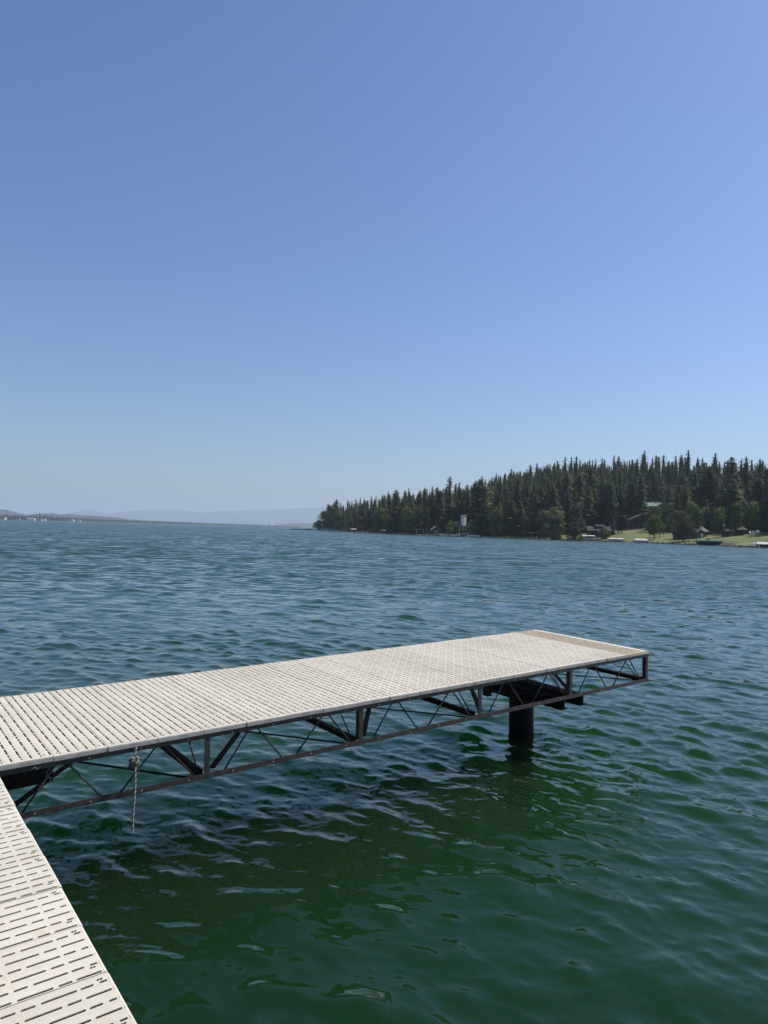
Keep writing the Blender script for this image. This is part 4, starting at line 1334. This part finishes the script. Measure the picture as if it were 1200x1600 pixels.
def panel_mesh(name, Wd, flip, mats, lip0=True, lip1=True, rows_at=None, pitch=P, seed=0):
    """slotted decking panel, across = y (0..Wd), along = x (0..pitch)"""
    rs = np.random.RandomState(seed)
    mb = MB(); v = mb.v; f = mb.f; mm = mb.m
    gap = 0.0021; x0, x1 = gap, pitch - gap
    hw, gw, ch = 0.0053, 0.0110, 0.0034
    rows_at = rows_at or [0.0385 + 0.0507 * k for k in range(6)]
    rows_at = [r for r in rows_at if r < x1 - 0.008]
    S = slot_rows(Wd)
    T = 0.004

    def q(pts, m=0): mb.poly(pts, m)
    yA, yB = 0.0, Wd
    prev = x0
    zr = -0.0009
    for k, rc in enumerate(rows_at):
        ga, gb = rc - gw, min(rc + gw, x1)
        # raised crown between rows
        mid = (prev + ga) / 2; crown = 0.0005
        if ga - prev > 0.004:
            for (xa, za, xb, zb) in ((prev, 0, prev + 0.004, 0), (prev + 0.004, 0, mid, crown), (mid, crown, ga, 0)):
                q([(xa, yA, za), (xb, yA, zb), (xb, yB, zb), (xa, yB, za)])
        q([(ga, yA, 0), (rc - hw, yA, zr), (rc - hw, yB, zr), (ga, yB, 0)])
        q([(rc + hw, yA, zr), (gb, yA, 0), (gb, yB, 0), (rc + hw, yB, zr)])
        sl = S[k % 2]
        pe = yA
        for (a_, b_) in sl:
            q([(rc - hw, pe, zr), (rc + hw, pe, zr), (rc + hw, a_, zr), (rc - hw, a_, zr)])
            # chamfered corners of the slot
            for (yy, sg) in ((a_, 1), (b_, -1)):
                for sx in (-1, 1):
                    tri = [(rc + sx * hw, yy, zr), (rc + sx * (hw - ch), yy, zr), (rc + sx * hw, yy + sg * ch, zr)]
                    if sx * sg > 0: tri = tri[::-1]
                    q(tri)
            # inner walls
            ring = [(rc - hw + ch, a_), (rc + hw - ch, a_), (rc + hw, a_ + ch), (rc + hw, b_ - ch), (rc + hw - ch, b_), (rc - hw + ch, b_), (rc - hw, b_ - ch), (rc - hw, a_ + ch)]
            for i in range(8):
                p_, r_ = ring[i], ring[(i + 1) % 8]
                q([(p_[0], p_[1], zr), (p_[0], p_[1], -T), (r_[0], r_[1], -T), (r_[0], r_[1], zr)][::-1])
            pe = b_
        q([(rc - hw, pe, zr), (rc + hw, pe, zr), (rc + hw, yB, zr), (rc - hw, yB, zr)])
        prev = gb
    if x1 - prev > 1e-4: q([(prev, yA, 0), (x1, yA, 0), (x1, yB, 0), (prev, yB, 0)])
    # seam walls
    for xx, o_ in ((x0, 1), (x1, -1)):
        w = [(xx, yA, 0.0), (xx, yB, 0.0), (xx, yB, -0.034), (xx, yA, -0.034)]
        q(w if o_ > 0 else w[::-1])
    # rolled lips at both ends
    for on, ys, sg in ((lip0, yA, -1), (lip1, yB, 1)):
        prof = [(0, 0), (0.004, -0.0005), (0.009, -0.005), (0.011, -0.012), (0.0115, -0.034)]
        for i in range(4):
            (a_, za), (b_, zb) = prof[i], prof[i + 1]
            w = [(x0, ys + sg * a_, za), (x1, ys + sg * a_, za), (x1, ys + sg * b_, zb), (x0, ys + sg * b_, zb)]
            q(w if sg > 0 else w[::-1], 0 if i < 2 else 1)
        for xx in (x0, x1):
            q([(xx, ys, 0)] + [(xx, ys + sg * a_, za) for a_, za in prof[1:]] + [(xx, ys, -0.034)], 1)
    # underside skin pieces between the slot rows keep the panel solid from below
    pr = x0
    for rc in rows_at + [x1 + hw]:
        if rc - hw - pr > 0.002: q([(pr, yA, -T), (pr, yB, -T), (rc - hw, yB, -T), (rc - hw, yA, -T)])
        pr = rc + hw
    # screw heads: clusters over the stringers and one pair at each end
    pts = []
    for yc in (Wd * 0.33, Wd * 0.66):
        for xr in (rows_at[0] + 0.026, rows_at[2] + 0.026, rows_at[min(4, len(rows_at) - 1)] - 0.025):
            for (ox, oy) in ((-0.006, -0.014), (0.006, 0.014), (-0.006, 0.030), (0.005, -0.034)):
                pts.append((xr + ox + rs.normal() * 0.001, yc + oy + rs.normal() * 0.004, 0.0024))
    for (xr) in (rows_at[0] - 0.012, rows_at[min(4, len(rows_at) - 1)] + 0.020):
        for oy in (0.0, 0.009):
            pts.append((xr + 0.002 * oy, 0.020 + oy, 0.0042)); pts.append((xr, Wd - 0.020 - oy, 0.0042))
    for (cx, cy, rr) in pts:
        ring = [(cx + math.cos(t_) * rr, cy + math.sin(t_) * rr, 0.0018) for t_ in [i * 1.0472 for i in range(6)]]
        q(ring, 2)
    if flip:
        mb.f = [tuple(reversed(ff)) for ff in mb.f]
        mb.v = [(-a_, -b_, c_) for a_, b_, c_ in mb.v]   # walkway frame: along -t, across -s (see below)
    return mb.mesh(name, mats)


dock = thing('dock', 'straight dock of slotted cream panels on a dark steel truss, running over the lake', 'dock')
dock.matrix_world = DM
pmeshes = [panel_mesh('deck_panel', W, False, [M['deck'], M['lip'], M['screw']], seed=s) for s in range(3)]
tan = panel_mesh('deck_panel', W, False, [M['deck_tan'], M['deck_tan'], M['screw']], seed=9)
rp = np.random.RandomState(21)
for k in range(-6, 19):
    if k == 18:
        o = link('deck_panel', tan, dock); o['label'] = 'tan deck panel near the outer end'
    else:
        o = link('deck_panel', pmeshes[rp.randint(3)], dock)
    o.location = (k * P, rp.normal() * 0.0015, rp.normal() * 0.0008)
# end trim: a narrow pale nosing strip
endm = MB()
endm.box(19 * P + 0.003, 19 * P + 0.05, -0.008, W + 0.008, -0.032, 0.0)
endm.poly([(19 * P + 0.05, -0.008, 0), (19 * P + 0.1, -0.008, -0.006), (19 * P + 0.1, W + 0.008, -0.006), (19 * P + 0.05, W + 0.008, 0)])
endm.poly([(19 * P + 0.1, -0.008, -0.006), (19 * P + 0.108, -0.008, -0.034), (19 * P + 0.108, W + 0.008, -0.034), (19 * P + 0.1, W + 0.008, -0.006)])
endm.poly([(19 * P + 0.05, -0.008, 0), (19 * P + 0.05, -0.008, -0.034), (19 * P + 0.108, -0.008, -0.034), (19 * P + 0.1, -0.008, -0.006)])
part('end_trim', endm, M['deck'], dock)
S0, S1 = -6 * P, 19.4 * P


def angle_bar(name, p, q, leg, th, inner, m, parent, updown=1):
    """L-section along p->q (dock-local, parallel to x): vertical leg outside, flat leg inwards"""
    x0, x1 = p[0], q[0]; y = p[1]; z0 = p[2]
    mb = MB()
    mb.box(x0, x1, min(y, y + inner * th), max(y, y + inner * th), z0, z0 + leg)
    zf = z0 + leg - th if updown > 0 else z0
    mb.box(x0, x1, min(y + inner * th, y + inner * leg), max(y + inner * th, y + inner * leg), zf, zf + th)
    return part(name, mb, m, parent)


TOPZ, TOPB, BOTT, BOTB = -0.036, -0.067, -0.298, -0.334
for side, y, inn in (('near', 0.0, 1), ('far', W, -1)):
    # chords
    angle_bar('top_chord', (S0, y, TOPB), (S1, y, 0), TOPZ - TOPB, 0.006, inn, M['steel'], dock, 1)
    angle_bar('bottom_chord', (S0, y, BOTB), (S1, y, 0), BOTT - BOTB, 0.006, inn, M['steel_light'], dock, -1)
posts = [-6.0, -4.98, -0.95, 3.09, 7.13, 11.23, 15.2, 19.3]
for k, s in enumerate(posts):
    for y, inn in ((0.0, 1), (W, -1)):
        mb = MB(); s0 = s * P - 0.019; s1 = s * P + 0.019
        mb.box(s0, s1, min(y + inn * 0.001, y + inn * 0.006), max(y + inn * 0.001, y + inn * 0.006), BOTT + 0.001, TOPB - 0.001)
        xi0, xi1 = (s0, s0 + 0.006) if k in (4, 6, 7) else (s1 - 0.006, s1)
        mb.box(xi0, xi1, min(y + inn * 0.0065, y + inn * 0.045), max(y + inn * 0.0065, y + inn * 0.045), BOTT + 0.001, TOPB - 0.007)
        part('post', mb, M['steel'], dock)
# lacing rods of both side trusses: a W in every four-foot bay
rods = [(1.0, 'u', 0.42), (1.22, 'u', 1.88), (2.94, 'u', 2.22), (3.12, 'u', 3.80)]
for k, s in enumerate([-0.95 - 4.05, -0.95, 3.09, 7.13, 11.22, 15.23]):
    for y in (0.022, W - 0.022):
        for (tp, _, bt) in rods:
            part('truss_rod', MB().tube([((s + tp) * P, y, TOPB - 0.002), ((s + bt) * P, y, BOTT - 0.016)], 0.0062, 6), M['steel_light'], dock, True)
# cross frames at each post: top and bottom channels with their own lacing
for k, s in enumerate(posts[1:]):
    x = s * P
    off = -0.03 if k != 6 else -0.05
    part('cross_beam', MB().box(x + off - 0.022, x + off + 0.022, 0.05, W - 0.05, BOTT - 0.028, BOTT + 0.012), M['pile'], dock)
    part('cross_beam', MB().box(x + off - 0.02, x + off + 0.02, 0.05, W - 0.05, TOPB - 0.010, TOPB + 0.022), M['pile'], dock)
    zz = [(0.10, 0.30), (0.43, 0.30), (0.46, 0.72), (0.80, 0.72), (0.83, 1.10), (1.22, 1.10), (1.25, 1.43)]
    for j in range(len(zz)):
        (b_, t_) = zz[j] if j % 2 == 0 else zz[j]
    for (yb, yt) in ((0.10, 0.31), (0.66, 0.44), (0.72, 0.92), (1.28, 1.05)):
        part('cross_rod', MB().tube([(x + off, yb, BOTT + 0.012), (x + off, yt, TOPB - 0.010)], 0.0058, 6), M['steel'], dock, True)
# plan bracing in the bottom plane
for k in range(1, len(posts) - 1):
    sa, sb = posts[k] * P, posts[k + 1] * P
    if sb - sa < 0.5: continue
    part('plan_brace', MB().bar((sa + 0.06, 0.06, BOTT + 0.006), (sb - 0.05, W - 0.06, BOTT + 0.006), 0.042, 0.006), M['pile'], dock)
    part('plan_brace', MB().bar((sb - 0.12, 0.03, BOTT - 0.012), (sa + 0.05, W - 0.06, BOTT - 0.012), 0.026, 0.005), M['pile'], dock)
# bolts on the chords, one a panel
bm = MB().tube([(0, 0.004, 0), (0, -0.002, 0)], [0.0055, 0.0048], 6).mesh('bolt', [M['bolt']])
for k in range(-5, 19):
    o = link('bolt', bm, dock, ((k + 0.66) * P, -0.0025, -0.053))
    if k < 18: o = link('bolt', bm, dock, ((k + 0.69) * P, -0.0025, -0.317))
# stringers under the panels
for yy in (0.50, 1.02):
    part('stringer', MB().box(S0, S1 - 0.06, yy - 0.02, yy + 0.02, -0.055, -0.0362), M['pile'], dock)
part('header_beam', MB().box(-1.83, 0.03, 0.14, 0.245, -0.205, -0.105), M['pile'], dock)
part('end_post_plate', MB().box(S1 + 0.001, S1 + 0.006, 0.002, W - 0.002, TOPB, TOPZ), M['steel'], dock)
part('end_bottom_bar', MB().box(S1 + 0.001, S1 + 0.006, 0.002, W - 0.002, BOTB, BOTT), M['steel'], dock)

# pile with its saddle beams
DI = DM
pw = DI @ Vector((4.83, 0.80, 0))
pile = thing('mooring_pile', 'thick black round pile holding up the outer half of the dock', 'pile', (pw.x, pw.y, 0.0))
upv = (DI.to_3x3() @ Vector((0, 0, 1)))
topz = pw.z - 0.44
mbp = MB().tube([(0.016, 0, -4.0), (0.004, 0, -1.0), (0.0, 0, 0.0), (-0.004, 0, 0.2), (-0.004, 0, topz)], 0.130, 28)
part('shaft', mbp, M['pile'], pile, True)
mloc = Matrix.Translation((-pw.x, -pw.y, 0)) @ DI


def dock_part(name, mb, m, parent, ML):
    mb.v = [tuple(ML @ Vector(p)) for p in mb.v]
    return part(name, mb, m, parent)


for sx in (4.58, 4.86):
    mb = MB()
    mb.box(sx - 0.05, sx + 0.05, 0.03, W - 0.03, -0.348, -0.340)
    mb.box(sx - 0.05, sx + 0.05, 0.03, W - 0.03, -0.440, -0.432)
    mb.box(sx - 0.004, sx + 0.004, 0.03, W - 0.03, -0.432, -0.348)
    dock_part('saddle_beam', mb, M['pile'], pile, mloc)
dock_part('pile_cap', MB().box(4.55, 5.02, 0.62, 0.98, -0.475, -0.442), M['pile'], pile, mloc)
dock_part('bracket', MB().box(4.62, 4.68, 1.10, 1.18, -0.56, -0.445), M['pile'], pile, mloc)

# ------------------------------------------------------------------ the walkway (right angle to the dock, camera stands over it)
walk = thing('walkway', 'near walkway of slotted cream plastic panels leading along the left edge to the dock', 'walkway')
walk.matrix_world = DM
SW = -0.3046; T0 = -0.026


def walk_mesh(seed):
    me = panel_mesh('deck_panel', W, False, [M['deck'], M['lip'], M['screw']], seed=seed)
    # across runs along -s, along runs along -t : mirror, so flip the faces
    n = len(me.vertices); co = np.empty(n * 3, np.float32); me.vertices.foreach_get('co', co); co = co.reshape(-1, 3)
    co2 = np.stack([-co[:, 1], -co[:, 0], co[:, 2]], -1)
    me.vertices.foreach_set('co', co2.ravel().astype(np.float32)); me.flip_normals(); me.update()
    return me


wm = [walk_mesh(s + 40) for s in range(3)]
WALKN = 24
for k in range(WALKN):
    o = link('deck_panel', wm[rp.randint(3)], walk)
    o.location = (SW - 0.0115 + rp.normal() * 0.0013, T0 - k * P, rp.normal() * 0.0008)
TE = T0 - WALKN * P
for xs, inn in ((SW - 0.02, -1), (SW - W - 0.0, 1)):
    for nm, z0, z1, m in (('top_chord', TOPB, TOPZ, M['steel']), ('bottom_chord', BOTB, BOTT, M['steel_light'])):
        part(nm, MB().box(min(xs, xs + inn * 0.006), max(xs, xs + inn * 0.006), TE, T0 - 0.02, z0, z1), m, walk)
for k in range(7):
    tt = T0 - 0.06 - k * 4 * P
    if tt < TE: break
    for xs in (SW - 0.03, SW - W + 0.012):
        part('post', MB().box(xs - 0.018, xs + 0.018, tt - 0.019, tt + 0.019, BOTT, TOPB), M['steel'], walk)
        if tt - 4 * P > TE:
            for (tp, bt) in ((1.0, 0.42), (1.22, 1.88), (2.94, 2.22), (3.12, 3.80)):
                part('truss_rod', MB().tube([(xs, tt - tp * P, TOPB), (xs, tt - bt * P, BOTT)], 0.0062, 6), M['steel_light'], walk, True)
    part('cross_beam', MB().box(SW - W + 0.032, SW - 0.05, tt - 0.022, tt + 0.022, BOTT - 0.03, BOTT + 0.01), M['pile'], walk)
for xs in (-0.82, -1.34):
    part('stringer', MB().box(xs - 0.02, xs + 0.02, TE, T0 - 0.02, -0.055, -0.0362), M['pile'], walk)
for k, tt in enumerate((-0.9, -5.2)):
    wp = DI @ Vector((-1.06, tt, 0))
    pl = thing('walkway_pile', ['round black pile under the near walkway close to the dock corner', 'round black pile under the near walkway behind the viewer'][k], 'pile', (wp.x, wp.y, 0))
    part('shaft', MB().tube([(0, 0, -4), (0, 0, 0), (0, 0, wp.z - 0.37)], 0.13, 20), M['pile'], pl, True)

# ------------------------------------------------------------------ the rope
rope = thing('rope', 'frayed grey and white rope hanging knotted from the dock edge above the water', 'rope')
rope.matrix_world = DM
UP = DM.to_3x3().inverted() @ Vector((0, 0, 1))       # true vertical seen from the tilted dock


def strand(path, off, R=0.0036, r=0.0040, pitch=0.034):
    pts = [Vector(p) for p in path]
    out = []; dist = 0.0
    for i, p in enumerate(pts):
        if i: dist += (pts[i] - pts[i - 1]).length
        d = (pts[min(i + 1, len(pts) - 1)] - pts[max(i - 1, 0)]).normalized()
        ref = Vector((0, 1, 0)) if abs(d.y) < 0.9 else Vector((1, 0, 0))
        u_ = d.cross(ref).normalized(); v_ = d.cross(u_).normalized()
        a_ = off + dist / pitch * 6.283
        out.append(p + u_ * (math.cos(a_) * R) + v_ * (math.sin(a_) * R))
    return MB().tube(out, r, 6)


s0 = 0.468; yr = -0.018


def straight(z0, z1, n, wob=0.0):
    L = []
    for i in range(n + 1):
        z_ = z0 + (z1 - z0) * i / n
        b_ = Vector((s0, yr, -0.05)) + UP * (z_ + 0.05)
        b_ += Vector((wob * math.sin(z_ * 17), wob * 0.5 * math.cos(z_ * 13), 0))
        L.append(b_)
    return L


hang = straight(-0.045, -0.545, 110, 0.003)
for k in range(3):
    part('strand', strand(hang, k * 2.094), M['rope_dark'] if k == 0 else M['rope_light'], rope, True)
# eye going over the chord
eye = [Vector((s0 + 0.004, yr + 0.0 + 0.055 * (1 - math.cos(t_)) / 2 * 1.0, -0.05 + 0.014 * math.sin(t_))) for t_ in np.linspace(0, math.pi, 12)]
for k in range(2): part('strand', strand(eye, k * 3.14, 0.004, 0.005), M['rope_light'] if k == 0 else M['rope_dark'], rope, True)
# knot: three loops of turned rope
kc = Vector((s0 - 0.006, yr - 0.012, -0.125))
for j, (ax, tl, rr, m_) in enumerate([(0.2, 0.3, 0.021, 'rope_light'), (1.3, -0.5, 0.022, 'rope_dark'), (2.4, 0.7, 0.019, 'rope_light'), (0.8, 1.1, 0.023, 'rope_dark')]):
    R3 = Matrix.Rotation(ax, 3, 'Z') @ Matrix.Rotation(tl, 3, 'X')
    loop = [kc + R3 @ Vector((math.cos(t_) * rr, math.sin(t_) * rr * 0.5, math.sin(t_) * rr * 0.9 + 0.004 * math.sin(3 * t_))) + Vector((0.006 * (j % 2) - 0.003 - 0.006 * j, 0, 0.010 - 0.006 * j)) for t_ in np.linspace(0, 6.283, 34)]
    for k in range(2):
        part('knot_loop', strand(loop, k * 3.14, 0.0042, 0.0052, 0.03), M[m_] if k == 0 else M['rope_dark'], rope, True)
# loose wires tied to the near end of the truss
wt = thing('wire_tie', 'thin twisted wire hanging from the truss near the walkway corner', 'wire')
wt.matrix_world = DM
r3 = np.random.RandomState(8)
pts = [(-0.02 + r3.normal() * 0.006, 0.02 + 0.0 * i, -0.068 - 0.014 * i) for i in range(9)]
part('strand', MB().tube(pts, 0.0016, 5), M['bolt'], wt)
part('strand', MB().tube([(-0.12, -0.004, -0.06), (-0.10, -0.012, -0.045), (-0.085, -0.006, -0.062), (-0.07, -0.01, -0.05)], 0.002, 5), M['bolt'], wt)

# ------------------------------------------------------------------ haze
hz = MB().box(-48000, 48000, -48000, 48000, -8.0, 400.0)
m = bpy.data.materials.new('haze'); m.use_nodes = True
nt = m.node_tree; nt.nodes.remove(nt.nodes["Principled BSDF"])
pv = nt.nodes.new("ShaderNodeVolumePrincipled")
pv.inputs["Color"].default_value = (0.74, 0.87, 1.0, 1)
pv.inputs["Density"].default_value = 0.00012
pv.inputs["Anisotropy"].default_value = 0.2
nt.links.new(pv.outputs[0], nt.nodes["Material Output"].inputs["Volume"])
o = part('haze', hz, m, None); o['kind'] = 'stuff'
